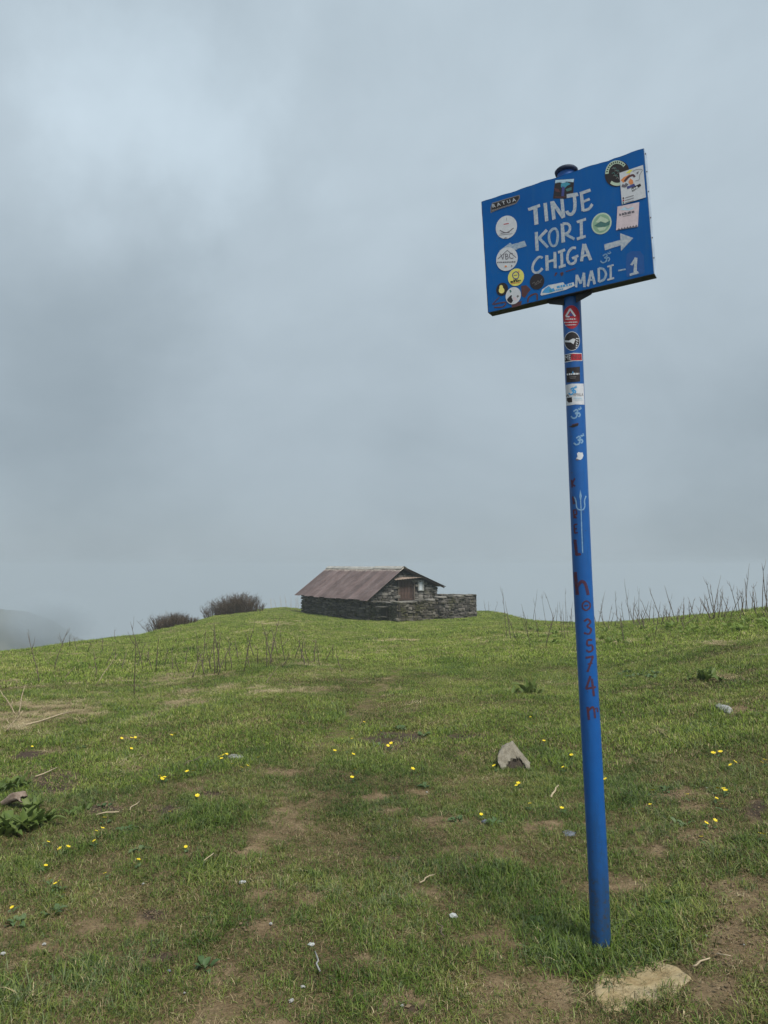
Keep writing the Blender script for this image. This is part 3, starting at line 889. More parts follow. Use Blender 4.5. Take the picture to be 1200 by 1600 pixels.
n = 40
tl = [-0.35] + [Lp * k / 24 for k in range(25)]
for tt in tl: q.v += [tuple(sl(on_pole(2 * math.pi * k / n, tt))) for k in range(n)]
for i in range(len(tl) - 1):
    for k in range(n): q.f.append((i * n + k, i * n + (k + 1) % n, (i + 1) * n + (k + 1) % n, (i + 1) * n + k)); q.m.append(0)
pole = q.build('pole', M['pole'], sign, True)
# open pipe end with a rolled rusty rim
q = MB()
pr = [(0.0, 0.0), (0.010, 0.004), (0.013, 0.016), (0.006, 0.024), (-0.006, 0.024), (-0.010, 0.0)]
for dr_, dz in pr: q.v += [tuple(sl(on_pole(2 * math.pi * k / n, Lp - 0.012 + dz, dr_))) for k in range(n)]
for i in range(len(pr) - 1):
    for k in range(n): q.f.append((i * n + k, i * n + (k + 1) % n, (i + 1) * n + (k + 1) % n, (i + 1) * n + k)); q.m.append(0)
b0 = len(q.v); q.v.append(tuple(sl(PB + UP * (Lp - 0.03))))
for k in range(n): q.f.append((5 * n + k, 5 * n + (k + 1) % n, b0)); q.m.append(0)
q.build('pipe_rim', flat('dark_blue_rim', (0.012, 0.022, 0.050), 0.7, 0.5, 60), pole, True)

# board
c_al = pole_len(372)
BO = PB + UP * c_al + BN * (PR + 0.030)          # a point of the front face
def on_board(px, py, off=0.0):
    d = ray(px, py); tt = (BO - CAM).dot(BN) / d.dot(BN)
    return CAM + d * tt + BN * off
def buv(px, py):
    q = on_board(px, py) - BO
    return q.dot(BX), q.dot(BU)
cor = [buv(*p) for p in ((752.5, 315.5), (1006, 232), (1022, 427.5), (762.8, 488.5))]
bl_, br_ = (cor[0][0] + cor[3][0]) / 2, (cor[1][0] + cor[2][0]) / 2
bt_, bb_ = (cor[0][1] + cor[1][1]) / 2, (cor[2][1] + cor[3][1]) / 2
TH = 0.058
def BP(u, v, wv=0.0): return BO + BX * u + BU * v + BN * wv
def bcorner(s, tt):  # s, tt in 0..1, exact corners of the slightly crooked sheet
    (x0, y0), (x1, y1), (x2, y2), (x3, y3) = cor
    xt, yt = x0 + (x1 - x0) * s, y0 + (y1 - y0) * s
    xb, yb_ = x3 + (x2 - x3) * s, y3 + (y2 - y3) * s
    return xb + (xt - xb) * tt, yb_ + (yt - yb_) * tt
board = empty('board', sl(BO)); board.parent = sign
def bl2(p): return Vector(p) - BO
rg = random.Random(3)
q = MB()
nx, ny = 30, 18
dent = lambda s: 0.0014 * math.sin(s * 21) + 0.0014 * math.sin(s * 47 + 1) - 0.004 * (abs(s - 0.80) < 0.02)
for j in range(ny + 1):
    for i in range(nx + 1):
        s, tt = i / nx, j / ny
        u, v = bcorner(s, tt)
        if j == ny: v += dent(s)
        if i == 0: u += 0.0025 * math.sin(tt * 19)
        q.v.append(tuple(bl2(BP(u, v, 0.0))))
for j in range(ny):
    for i in range(nx):
        a = j * (nx + 1) + i
        q.f.append((a, a + 1, a + nx + 2, a + nx + 1)); q.m.append(0)
panel = q.build('panel', M['blue'], board, True)
def edge_strip(name, pts, mt, w0=-0.002, w1=-TH, inset=0.0):
    q = MB()
    for (u, v) in pts:
        q.v.append(tuple(bl2(BP(u, v, w0 + 0.002)))); q.v.append(tuple(bl2(BP(u, v, w1))))
    for i in range(len(pts) - 1): q.f.append((2 * i, 2 * i + 1, 2 * i + 3, 2 * i + 2)); q.m.append(0)
    o = q.build(name, mt, board)
    md = o.modifiers.new('thick', 'SOLIDIFY'); md.thickness = 0.003; md.offset = 0
    return o
topp = []
for i in range(nx + 1):
    u, v = bcorner(i / nx, 1); topp.append((u, v + dent(i / nx) - 0.001))
edge_strip('top_flange', topp, M['blue'])
edge_strip('bottom_flange', [bcorner(i / nx, 0) for i in range(nx + 1)], M['frame'])
edge_strip('side_flange', [bcorner(1, i / ny) for i in range(ny + 1)], M['flange'])
edge_strip('side_flange', [bcorner(0, i / ny) for i in range(ny + 1)], M['frame'])
q = MB()
v = [bl2(BP(*bcorner(s, tt), -TH + 0.004)) for s, tt in ((0, 0), (1, 0), (1, 1), (0, 1))]
q.add(v, [(3, 2, 1, 0)]); q.build('back_sheet', M['frame'], board)
# little dark nubs of the welds along the right edge
for tt in (0.965, 0.82, 0.66, 0.45, 0.29, 0.13):
    u, v = bcorner(1, tt)
    o = MB(); o.tube([bl2(BP(u - 0.002, v, -0.012)), bl2(BP(u + 0.005, v, -0.012))], [0.005, 0.003], 8)
    o.build('rivet', M['rust'], board)
# bracket plates that carry the board on the pole
for sgn in (-1, 1):
    q = MB()
    tb = c_al + bb_
    for wv in (-0.030, -0.036):
        c_ = Vector((0, 0, 0))
        pts = [(sgn * 0.03, bb_ - 0.002), (sgn * 0.115, bb_ - 0.002 + 0.0), (sgn * 0.105, bb_ - 0.016), (sgn * 0.03, bb_ - 0.040)]
        q.v += [tuple(bl2(BP(u, v, wv))) for u, v in pts]
    q.f = [(0, 1, 2, 3), (7, 6, 5, 4)] + [(i, i + 4, (i + 1) % 4 + 4, (i + 1) % 4) for i in range(4)]; q.m = [0] * 6
    q.build('bracket', M['frame'], board)

# ---- painted strokes and stickers: flat shapes laid 0.4 mm above each other
def ribbon(pts, wd, closed=False, sub=3, taper=True, rough=0.06, rg=rg):
    """polyline brush stroke -> list of (left, right) in the drawing's units"""
    P = [Vector((x, y)) for x, y in pts]
    if closed: P = P + [P[0]]
    if len(P) > 2:                                # smooth
        dense = []
        for i in range(len(P) - 1):
            p0 = P[i - 1] if i > 0 else (P[-2] if closed else P[i]); p1 = P[i]; p2 = P[i + 1]
            p3 = P[i + 2] if i + 2 < len(P) else (P[1] if closed else P[i + 1])
            for k in range(sub):
                x = k / sub
                dense.append(0.5 * ((2 * p1) + (p2 - p0) * x + (2 * p0 - 5 * p1 + 4 * p2 - p3) * x * x + (3 * p1 - p0 - 3 * p2 + p3) * x ** 3))
        dense.append(P[-1]); P = dense
    else:
        P = [P[0].lerp(P[1], k / 6) for k in range(7)]
    res = []
    for i, p in enumerate(P):
        d = (P[min(i + 1, len(P) - 1)] - P[max(i - 1, 0)])
        if d.length < 1e-6: continue
        d.normalize(); nn = Vector((-d.y, d.x))
        ww = wd / 2 * (1 + rg.uniform(-rough, rough))
        e = rg.uniform(-0.12, 0.12) * wd if i in (0, len(P) - 1) else 0
        res.append((p + nn * ww + d * e, p - nn * ww - d * e))
    return res
class Draw:
    """collects flat shapes in drawing units and lays them on a surface map"""
    def __init__(s, conv, surf): s.conv, s.surf, s.v, s.f, s.m, s.mats, s.n, s.across = conv, surf, [], [], [], [], 0, 2
    def mi(s, k):
        if k not in s.mats: s.mats.append(k)
        return s.mats.index(k)
    def pt(s, p, off): s.v.append(tuple(s.surf(*s.conv(p[0], p[1]), off)))
    def stroke(s, pts, wd, key, off=0.0008, closed=False, sub=4, rough=0.06):
        s.n += 1; off = off + 0.00003 * s.n; k = s.mi(key); b = len(s.v)
        rb = ribbon(pts, wd, closed, sub, rough=rough)
        K = s.across
        for l, r in rb:
            for j in range(K): s.pt(l.lerp(r, j / (K - 1)), off)
        for i in range(len(rb) - 1):
            for j in range(K - 1): s.f.append((b + K * i + j, b + K * i + j + 1, b + K * (i + 1) + j + 1, b + K * (i + 1) + j)); s.m.append(k)
    def poly(s, pts, key, off=0.0008):
        s.n += 1; off = off + 0.00003 * s.n; k = s.mi(key); b = len(s.v)
        cx_ = sum(p[0] for p in pts) / len(pts); cy_ = sum(p[1] for p in pts) / len(pts)
        P = []
        for i, p in enumerate(pts):
            a = pts[(i + 1) % len(pts)]
            for x in ([j / 4 for j in range(4)] if s.across == 2 or len(pts) > 12 else [j / 12 for j in range(12)]): P.append((p[0] + (a[0] - p[0]) * x, p[1] + (a[1] - p[1]) * x))
        nr_ = 4 if s.across == 2 else 9
        rings = [1 - j / nr_ for j in range(nr_)]
        for rr_ in rings:
            for p in P: s.pt((cx_ + (p[0] - cx_) * rr_, cy_ + (p[1] - cy_) * rr_), off)
        s.pt((cx_, cy_), off)
        n = len(P)
        for j in range(nr_ - 1):
            for i in range(n): s.f.append((b + j * n + i, b + j * n + (i + 1) % n, b + (j + 1) * n + (i + 1) % n, b + (j + 1) * n + i)); s.m.append(k)
        for i in range(n): s.f.append((b + (nr_ - 1) * n + i, b + (nr_ - 1) * n + (i + 1) % n, b + nr_ * n)); s.m.append(k)
    def disc(s, c, rx, ry, key, off=0.0008, rot=0, n=28):
        s.poly([(c[0] + rx * math.cos(a) * math.cos(rot) - ry * math.sin(a) * math.sin(rot), c[1] + rx * math.cos(a) * math.sin(rot) + ry * math.sin(a) * math.cos(rot))
                for a in [2 * math.pi * k / n for k in range(n)]], key, off)
    def text(s, body, pos, h, key, ang=0.0, wid=None, off=0.0016):
        """print in the built-in typeface, left end at pos, y downwards"""
        cu = bpy.data.curves.new('print', 'FONT'); cu.body = body; cu.resolution_u = 2
        o = bpy.data.objects.new('print', cu); COL.objects.link(o)
        bpy.context.view_layer.update()
        me = o.to_mesh()
        vs = [v.co.copy() for v in me.vertices]; fs = [tuple(p.vertices) for p in me.polygons]
        o.to_mesh_clear(); bpy.data.objects.remove(o); bpy.data.curves.remove(cu)
        if not vs: return
        x0 = min(v.x for v in vs); x1 = max(v.x for v in vs); hh = max(v.y for v in vs)
        sy = h / hh; sx_ = wid / (x1 - x0) if wid else sy
        k = s.mi(key); b = len(s.v); s.n += 1; off += 0.00003 * s.n
        for v in vs:
            x, y = (v.x - x0) * sx_, -v.y * sy
            s.pt((pos[0] + x * math.cos(ang) - y * math.sin(ang), pos[1] + x * math.sin(ang) + y * math.cos(ang)), off)
        for f in fs: s.f.append(tuple(i + b for i in f)); s.m.append(k)
    def fine(s, n_words, pos, h, key, ang=0.0, wid=100, off=0.0016):
        """print too small to read in the photograph: a broken line of ink"""
        rg_ = random.Random(int(pos[0] * 3 + pos[1])); x = 0.0
        ca, sa = math.cos(ang), math.sin(ang)
        while x < wid:
            L = min(rg_.uniform(0.5, 1.3) * h, wid - x)
            if L > 0.15 * h:
                P = [(x, 0), (x + L, 0), (x + L, -h * rg_.uniform(0.7, 1)), (x, -h * rg_.uniform(0.7, 1))]
                s.poly([(pos[0] + a * ca - b * sa, pos[1] + a * sa + b * ca) for a, b in P], key, off)
            x += L + h * rg_.uniform(0.2, 0.45)
    def build(s, name, parent, origin, label=None):
        me = bpy.data.meshes.new(name)
        me.from_pydata([tuple(Vector(p) - origin) for p in s.v], [], s.f)
        for k in s.mats: me.materials.append(M[k])
        me.polygons.foreach_set('material_index', s.m)
        me.update()
        # faces towards the viewer
        o = bpy.data.objects.new(name, me); COL.objects.link(o); o.parent = parent
        if label: o['label'] = label
        return o
def crop(x0, y0, sc): return lambda x, y: (x0 + x / sc, y0 + y / sc)
bsurf = lambda px, py, off: on_board(px, py, off)
C5 = crop(810, 240, 8.42); C4 = crop(880, 330, 7.5); C1 = crop(740, 220, 4.0); CA = crop(745, 290, 8.571); CB = crop(750, 400, 8.571); C3 = crop(920, 225, 10.0)
def word(strokes, conv, label, key='white', name='lettering'):
    d = Draw(conv, bsurf)
    for s_ in strokes:
        pts, wd = s_[0], s_[1]
        d.stroke(pts, wd, s_[2] if len(s_) > 2 else key, closed=(len(s_) > 3))
    return d.build(name, board, BO, label)
word([([(130, 738), (285, 682)], 40), ([(222, 700), (238, 935)], 54), ([(352, 650), (374, 890)], 46),
      ([(442, 628), (470, 868)], 46), ([(448, 635), (592, 845)], 46), ([(572, 596), (596, 845)], 42),
      ([(636, 562), (785, 535)], 48), ([(735, 548), (745, 660), (738, 745), (705, 795), (662, 795), (634, 755)], 42),
      ([(828, 515), (852, 758)], 42), ([(812, 528), (950, 480)], 40), ([(850, 635), (940, 598)], 32), ([(850, 750), (925, 730), (975, 665)], 36)], C5, 'white hand painted word TINJE')
word([([(235, 1032), (248, 1280)], 42), ([(375, 1005), (262, 1125)], 38), ([(268, 1105), (388, 1235)], 38, 'thinwhite'),
      ([(470, 985), (412, 1040), (405, 1130), (440, 1210), (495, 1200), (518, 1110), (510, 1020)], 32, 'thinwhite', True),
      ([(578, 925), (592, 1170)], 46), ([(585, 925), (650, 925), (680, 970), (665, 1030), (612, 1062)], 34), ([(620, 1062), (738, 1125)], 36, 'thinwhite'),
      ([(828, 880), (830, 1110)], 40), ([(770, 903), (890, 862)], 34), ([(770, 1125), (886, 1088)], 38)], C5, 'white hand painted word KORI')
word([([(318, 1375), (275, 1360), (215, 1420), (186, 1500), (205, 1558), (260, 1565), (318, 1510)], 32), ([(374, 1338), (380, 1540)], 42), ([(480, 1295), (485, 1508)], 38), ([(385, 1425), (480, 1398)], 30),
      ([(568, 1290), (575, 1485)], 38), ([(522, 1302), (615, 1265)], 34), ([(532, 1498), (622, 1468)], 34),
      ([(758, 1242), (705, 1245), (655, 1310), (648, 1400), (685, 1452), (745, 1430), (755, 1365)], 34), ([(708, 1382), (790, 1342)], 34),
      ([(862, 1190), (832, 1418)], 40), ([(868, 1190), (952, 1402)], 44), ([(842, 1350), (925, 1330)], 28)], C5, 'white hand painted word CHIGA')
word([([(160, 745), (152, 892)], 27), ([(160, 748), (206, 850)], 28), ([(204, 850), (245, 722)], 24, 'thinwhite'), ([(243, 722), (250, 890)], 30),
      ([(330, 698), (288, 882)], 28), ([(332, 698), (370, 856)], 30), ([(305, 812), (365, 797)], 20, 'thinwhite'),
      ([(416, 668), (420, 830)], 27), ([(416, 670), (472, 680), (502, 738), (478, 800), (420, 828)], 27, 'thinwhite'),
      ([(556, 638), (558, 800)], 26), ([(518, 652), (592, 630)], 20), ([(518, 806), (598, 783)], 22)], C4, 'white hand painted word MADI')
d = Draw(C4, bsurf)
d.poly([(745, 500), (800, 470), (900, 468), (945, 520), (955, 715), (935, 735), (745, 775), (735, 640)], 's_purple', 0.0004)
d.build('paint_patch', board, BO)
word([([(645, 696), (732, 680)], 18, 'thinwhite'), ([(798, 632), (855, 548)], 26), ([(852, 545), (842, 738)], 36), ([(780, 747), (882, 715)], 28)], C4, 'white hand painted dash and numeral 1')
d = Draw(C4, bsurf); d.stroke([(485, 424), (680, 366)], 66, 'white'); d.poly([(668, 258), (822, 315), (678, 468)], 'white', 0.0010); d.build('arrow', board, BO, 'white painted arrow pointing right')
d = Draw(CA, bsurf); d.stroke([(470, 830), (655, 775)], 76, 'thinwhite'); d.poly([(448, 765), (295, 878), (545, 860)], 'thinwhite', 0.0010); d.build('arrow', board, BO, 'white painted arrow pointing left, half under a sticker')
OM = [[(-0.30, -0.30), (-0.05, -0.48), (0.12, -0.30), (-0.10, -0.10)], [(-0.10, -0.10), (0.15, -0.02), (0.12, 0.28), (-0.15, 0.38), (-0.42, 0.18)],
      [(0.10, -0.02), (0.30, -0.15), (0.45, 0.05), (0.35, 0.25)], [(0.10, -0.62), (0.25, -0.52), (0.42, -0.66)], [(0.26, -0.78), (0.30, -0.72)]]
def om(d, c, h, key, wd, off=0.0012, skew=-0.25):
    for st_ in OM: d.stroke([(c[0] + (x + y * skew) * h, c[1] + y * h) for x, y in st_], wd, key, off)
d = Draw(C4, bsurf); om(d, (492, 560), 118, 'palepaint', 15); d.build('symbol', board, BO, 'pale blue painted om sign')
d = Draw(CB, bsurf)
d.stroke([(1000, 270), (1030, 225), (1005, 240)], 16, 's_brown'); d.stroke([(1075, 240), (1110, 225), (1090, 265)], 22, 's_brown'); d.stroke([(1150, 210), (1230, 185), (1280, 165)], 12, 's_brown')
d.build('faded_writing', board, BO)
# residue of torn stickers, lower left
d = Draw(CB, bsurf)
d.poly([(550, 400), (620, 390), (680, 450), (640, 500), (600, 560), (560, 540)], 's_brown', 0.0004); d.poly([(420, 650), (560, 600), (550, 660), (430, 695)], 's_brown', 0.0004)
d.stroke([(180, 650), (340, 620), (310, 680), (190, 690)], 18, 's_brown', 0.0004); d.stroke([(165, 650), (260, 550)], 12, 's_brown', 0.0004)
d.stroke([(640, 620), (650, 560), (700, 520), (760, 510), (765, 590)], 22, 's_brown', 0.0004)
d.build('sticker_residue', board, BO)
def sticker(label, conv, fn):
    d = Draw(conv, bsurf); fn(d); return d.build('sticker', board, BO, label)
def f_ratua(d):
    d.poly([(185, 295), (205, 232), (390, 175), (572, 122), (578, 168), (530, 238), (360, 290), (185, 368)], 's_grey', 0.0004)
    d.poly([(196, 300), (213, 242), (390, 187), (562, 136), (566, 166), (524, 228), (360, 278), (196, 350)], 's_black', 0.0006)
    d.text('R A T U A', (218, 300), 46, 's_white', -0.285, 325); d.fine(0, (205, 348), 24, 's_grey', -0.30, 320)
sticker('dark banner sticker lettered RATUA', CA, f_ratua)
def f_disc1(d):
    d.disc((397, 558), 138, 160, 's_white', 0.0010, 0.45)
    d.stroke([(360, 520), (430, 508)], 12, 's_red', 0.0012); d.stroke([(310, 600), (400, 632), (495, 568)], 12, 's_lines', 0.0012); d.stroke([(320, 640), (440, 628)], 9, 's_lines', 0.0012)
    d.stroke([(400, 430), (402, 470)], 6, 's_grey', 0.0012); d.stroke([(295, 665), (480, 645)], 6, 's_lines', 0.0012); d.poly([(360, 712), (385, 695), (412, 702)], 's_black', 0.0012)
sticker('white round sticker with small curved print, upper left of board', CA, f_disc1)
def f_disc2(d):
    d.disc((405, 985), 140, 163, 's_white', 0.0016, 0.45)
    d.stroke([(285, 985), (410, 868)], 9, 's_lines', 0.0018); d.stroke([(410, 868), (530, 968)], 9, 's_lines', 0.0018)
    d.text('VBC', (325, 1000), 80, 's_lines', -0.12, 170, 0.0020); d.fine(0, (275, 1038), 18, 's_lines', -0.03, 245, 0.0020)
    d.disc((390, 1083), 16, 12, 's_orange', 0.0020); d.disc((470, 1078), 9, 11, 's_grey', 0.0020)
sticker('white round sticker with mountain outline over the left arrow', CA, f_disc2)
def f_yel(d):
    d.disc((483, 285), 105, 120, 's_yellow', 0.0010, 0.45)
    d.stroke([(470, 215), (438, 250), (455, 300), (505, 300), (522, 255), (500, 218)], 12, 's_navy', 0.0012, True); d.stroke([(455, 265), (500, 255)], 9, 's_navy', 0.0012); d.poly([(510, 210), (530, 195), (525, 235)], 's_orange', 0.0012)
    d.fine(0, (450, 335), 18, 's_black', -0.2, 60); d.fine(0, (412, 362), 26, 's_black', -0.18, 140); d.stroke([(420, 372), (540, 352)], 9, 's_orange', 0.0012)
sticker('yellow round sticker with navy face outline', CB, f_yel)
def f_pear(d):
    d.disc((297, 445), 76, 90, 's_black', 0.0010, 0.45); d.disc((290, 462), 38, 40, 's_pale', 0.0012); d.disc((285, 420), 24, 30, 's_pale', 0.0012)
sticker('black round sticker with pale yellow pear', CB, f_pear)
def f_fig(d):
    d.disc((447, 533), 100, 118, 's_white', 0.0016, 0.4)
    d.poly([(370, 570), (410, 530), (430, 525), (425, 560), (445, 600), (420, 635), (385, 620), (362, 590)], 's_black', 0.0018); d.poly([(395, 460), (415, 455), (425, 480), (405, 495)], 's_deep', 0.0018)
    d.poly([(435, 560), (465, 545), (500, 580), (490, 605), (455, 590)], 's_pink', 0.0018); d.poly([(490, 540), (510, 520), (525, 540), (505, 560)], 's_grey', 0.0018)
sticker('white round sticker with black figure, lower left corner', CB, f_fig)
def f_mar(d):
    d.disc((765, 343), 96, 108, 's_black', 0.0010, 0.4)
    d.stroke([(700, 375), (730, 350), (745, 375), (780, 330), (790, 355), (830, 310)], 5, 's_grey', 0.0012); d.stroke([(730, 392), (820, 350)], 4, 's_grey', 0.0012)
sticker('black round sticker with thin script', CB, f_mar)
def f_mtn(d):
    d.poly([(418, 962), (428, 930), (470, 902), (520, 893), (560, 884), (572, 900), (625, 884), (632, 906), (575, 932), (500, 950), (425, 968)], 's_white', 0.0010)
    d.poly([(428, 950), (445, 925), (470, 908), (488, 925), (500, 920), (512, 940), (470, 952)], 's_blue', 0.0012); d.poly([(470, 930), (482, 925), (495, 945), (478, 950)], 's_teal', 0.0012)
    d.fine(0, (522, 922), 15, 's_blue', -0.19, 100, 0.0014); d.fine(0, (515, 938), 9, 's_blue', -0.19, 50, 0.0014)
sticker('white strip sticker with blue mountains', C1, f_mtn)
def f_photo(d):
    d.poly([(485, 345), (735, 330), (722, 520), (640, 530), (632, 595), (455, 592), (470, 470)], 's_black', 0.0004)
    d.poly([(488, 350), (733, 333), (725, 378), (650, 362), (590, 392), (520, 372), (484, 392)], 's_sky', 0.0006)
    d.poly([(560, 395), (640, 375), (690, 400), (640, 425), (600, 470), (560, 440)], 's_teal', 0.0006); d.poly([(470, 450), (530, 470), (550, 510), (490, 500)], 's_brown', 0.0006)
    d.poly([(620, 470), (700, 440), (700, 480), (640, 500)], 's_deep', 0.0006); d.poly([(575, 430), (610, 440), (600, 560), (565, 560)], 's_navy', 0.0006); d.stroke([(480, 570), (560, 575), (620, 565)], 14, 's_brown', 0.0006)
sticker('dark landscape picture sticker behind the word TINJE', C5, f_photo)
def f_green(d):
    d.disc((450, 145), 112, 132, 's_mint', 0.0010, 0.55); d.disc((450, 145), 95, 114, 's_green', 0.0012, 0.55)
    d.poly([(380, 130), (440, 60), (520, 95), (540, 130), (480, 145)], 's_mint', 0.0014); d.poly([(365, 170), (440, 120), (500, 140), (550, 110), (545, 160), (470, 190), (400, 185)], 's_deep', 0.0015)
    d.poly([(400, 200), (470, 185), (510, 190), (480, 225), (430, 235)], 's_mint', 0.0016)
sticker('green round sticker with mountain and lake', C4, f_green)
def f_blk(d):
    c = (442, 462); d.disc(c, 185, 212, 's_black', 0.0010, 0.5)
    def arc(a0, a1, rx, ry): return [(c[0] + rx * math.cos(a), c[1] + ry * math.sin(a)) for a in np.linspace(math.radians(a0), math.radians(a1), 9)]
    d.stroke(arc(178, 318, 158, 178), 52, 's_mint', 0.0012, rough=0.01); d.stroke(arc(68, 128, 155, 170), 46, 's_mint', 0.0012, rough=0.01)
    for k in range(11):
        a = arc(186 + k * 12, 192 + k * 12, 158, 178); d.stroke([a[0], a[-1]], 26, 's_black', 0.0014)
    for k in range(9):
        x, y = 380 + 22 * (k % 5), 390 + 38 * (k // 2); d.stroke([(x - 20, y), (x + 12, y - 18), (x + 26, y + 10)], 10, 's_deep' if k % 2 else 's_grey', 0.0014)
sticker('black round sticker with pale lettered rim', C3, f_blk)
def f_wht(d):
    d.poly([(480, 455), (850, 330), (895, 835), (520, 950)], 's_white', 0.0022)
    d.poly([(575, 462), (640, 405), (690, 408), (640, 462)], 's_yellow', 0.0024); d.poly([(500, 570), (550, 520), (600, 500), (650, 460), (610, 560), (540, 610)], 's_orange', 0.0024)
    d.stroke([(560, 590), (620, 520), (690, 490), (720, 520)], 34, 's_brown', 0.0025); d.poly([(620, 600), (650, 540), (690, 570), (700, 620), (650, 640)], 's_orange', 0.0026)
    d.stroke([(520, 650), (570, 660), (600, 620)], 44, 's_lines', 0.0026); d.stroke([(600, 690), (720, 640)], 40, 's_navy', 0.0026); d.poly([(668, 690), (805, 622), (820, 655), (685, 748)], 's_black', 0.0027)
    d.fine(0, (690, 735), 34, 's_white', -0.5, 110, 0.0029)
    d.stroke([(690, 430), (760, 400), (840, 410), (800, 480), (790, 560), (730, 580)], 6, 's_lines', 0.0026); d.poly([(740, 455), (785, 430), (770, 475)], 's_lines', 0.0026)
    for k, y in enumerate((850, 888, 925)):
        d.disc((543, y), 13, 13, ('s_brown', 's_red', 's_deep')[k], 0.0026); d.stroke([(570, y - 2), (705, y - 44 + 3 * k)], 8, 's_lines', 0.0026)
sticker('white square sticker with orange figure and dark tag', C3, f_wht)
def f_pnk(d):
    d.poly([(450, 980), (790, 910), (768, 1295), (428, 1350)], 's_pink', 0.0016)
    d.poly([(480, 1035), (565, 985), (600, 1030), (680, 985), (720, 1005), (640, 1040)], 's_sky', 0.0018); d.fine(0, (482, 1125), 42, 's_lines', -0.22, 240, 0.0020); d.stroke([(540, 1135), (660, 1110)], 6, 's_grey', 0.0018)
    for k in range(7): x = 450 + 45 * k; d.poly([(x, 1345 - 8 * k), (x + 20, 1315 - 9 * k), (x + 45, 1338 - 8 * k)], 's_lines', 0.0018)
sticker('pinkish square sticker with blue peaks', C3, f_pnk)

# ---- stickers and marks on the pole: (x in px of the pole's face, y in px) -> angle and height
def psurf(px, py, off):
    d = ray(px, py)
    # meet the cylinder, or its edge when the ray passes beside it
    h0 = (CAM - PB).dot(UP) + d.dot(UP) * (PB - CAM).dot(PF) / d.dot(PF)
    bd = bend(h0)
    wv = CAM - PB - bd; dp = d - UP * d.dot(UP); wp = wv - UP * wv.dot(UP)
    A = dp.dot(dp); B_ = 2 * dp.dot(wp); C_ = wp.dot(wp) - PR * PR
    disc = max(B_ * B_ - 4 * A * C_, 0.0)
    tt = (-B_ - math.sqrt(disc)) / (2 * A)
    q = CAM + d * tt - bd
    h = (q - PB).dot(UP)
    r_ = q - PB - UP * h; r_.normalize()
    return PB + bd + UP * h + r_ * (PR + off)
def pole_mark(name, label, conv, fn):
    d = Draw(conv, psurf); d.across = 6; fn(d); return d.build(name, pole, PB, label)
P2 = crop(840, 460, 6.154); P3 = crop(840, 700, 3.636)
def p_red(d):
    d.disc((326, 218), 80, 113, 's_red', 0.0006); d.stroke([(272, 212), (314, 140)], 16, 's_white', 0.0010); d.stroke([(312, 140), (362, 212)], 16, 's_white', 0.0010); d.stroke([(272, 214), (308, 214)], 14, 's_white', 0.0010); d.poly([(302, 208), (320, 172), (342, 208)], 's_navy', 0.0011)
    d.fine(0, (270, 245), 13, 's_white', -0.02, 98, 0.0012); d.fine(0, (258, 275), 10, 's_white', -0.03, 125, 0.0012); d.fine(0, (270, 300), 10, 's_white', -0.03, 100, 0.0012)
pole_mark('sticker', 'red round sticker with white triangle', P2, p_red)
def p_blk(d):
    d.disc((331, 449), 75, 92, 's_white', 0.0006); d.disc((331, 449), 70, 87, 's_black', 0.0008)
    d.poly([(262, 440), (300, 445), (340, 425), (365, 430), (345, 480), (320, 462), (265, 460)], 's_white', 0.0011)
    for k in range(5): d.stroke([(368, 425 + 20 * k), (396 - 5 * k, 428 + 23 * k)], 8, 's_white', 0.0011)
pole_mark('sticker', 'black round sticker with white hands', P2, p_blk)
def p_ban(d):
    d.poly([(258, 580), (345, 562), (426, 566), (430, 640), (345, 640), (262, 656)], 's_white', 0.0006); d.poly([(262, 586), (345, 569), (330, 634), (264, 648)], 's_black', 0.0008); d.poly([(330, 570), (422, 572), (425, 633), (318, 636)], 's_red', 0.0009)
    d.text('ME', (266, 632), 42, 's_white', -0.12, 58, 0.0012); d.text('NIG', (335, 622), 42, 's_brown', -0.02, 80, 0.0012)
pole_mark('sticker', 'black and red banner sticker', P2, p_ban)
def p_sq(d):
    d.poly([(276, 706), (406, 695), (408, 838), (278, 848)], 's_black', 0.0006); d.fine(0, (282, 778), 20, 's_white', -0.07, 118, 0.0010); d.stroke([(305, 795), (370, 790)], 5, 's_grey', 0.0009); d.stroke([(312, 808), (365, 804)], 5, 's_grey', 0.0009); d.poly([(330, 760), (340, 735), (346, 758)], 's_blue', 0.0009)
pole_mark('sticker', 'black square sticker with small white print', P2, p_sq)
def p_wrap(d):
    d.poly([(270, 872), (330, 858), (442, 858), (450, 1060), (360, 1058), (276, 1072)], 's_white', 0.0006); om(d, (334, 935), 72, 's_blue', 14, 0.0009); d.poly([(282, 995), (330, 988), (334, 1035), (300, 1040), (284, 1025)], 's_black', 0.0009); d.stroke([(280, 985), (290, 965), (300, 985)], 8, 's_lines', 0.0009)
    d.text('HIMALA', (342, 978), 30, 's_grey', 0.0, 95, 0.0011); d.fine(0, (350, 1003), 14, 's_sky', 0.0, 80, 0.0011); d.stroke([(360, 1018), (440, 1014)], 4, 's_sky', 0.0010)
pole_mark('sticker', 'white wrapped sticker with blue om sign', P2, p_wrap)
pole_mark('symbol', 'upper pale om sign painted on the pole', P2, lambda d: om(d, (366, 1155), 95, 'palepaint', 15, 0.0005))
def p_eye(d): d.poly([(300, 1272), (345, 1255), (395, 1240), (390, 1262), (340, 1280)], 's_black', 0.0005); d.stroke([(330, 1255), (390, 1238)], 8, 's_brown', 0.0007)
pole_mark('sticker_residue', None, P2, p_eye)
pole_mark('symbol', 'lower pale om sign painted on the pole', P2, lambda d: om(d, (392, 1410), 92, 'palepaint', 15, 0.0005))
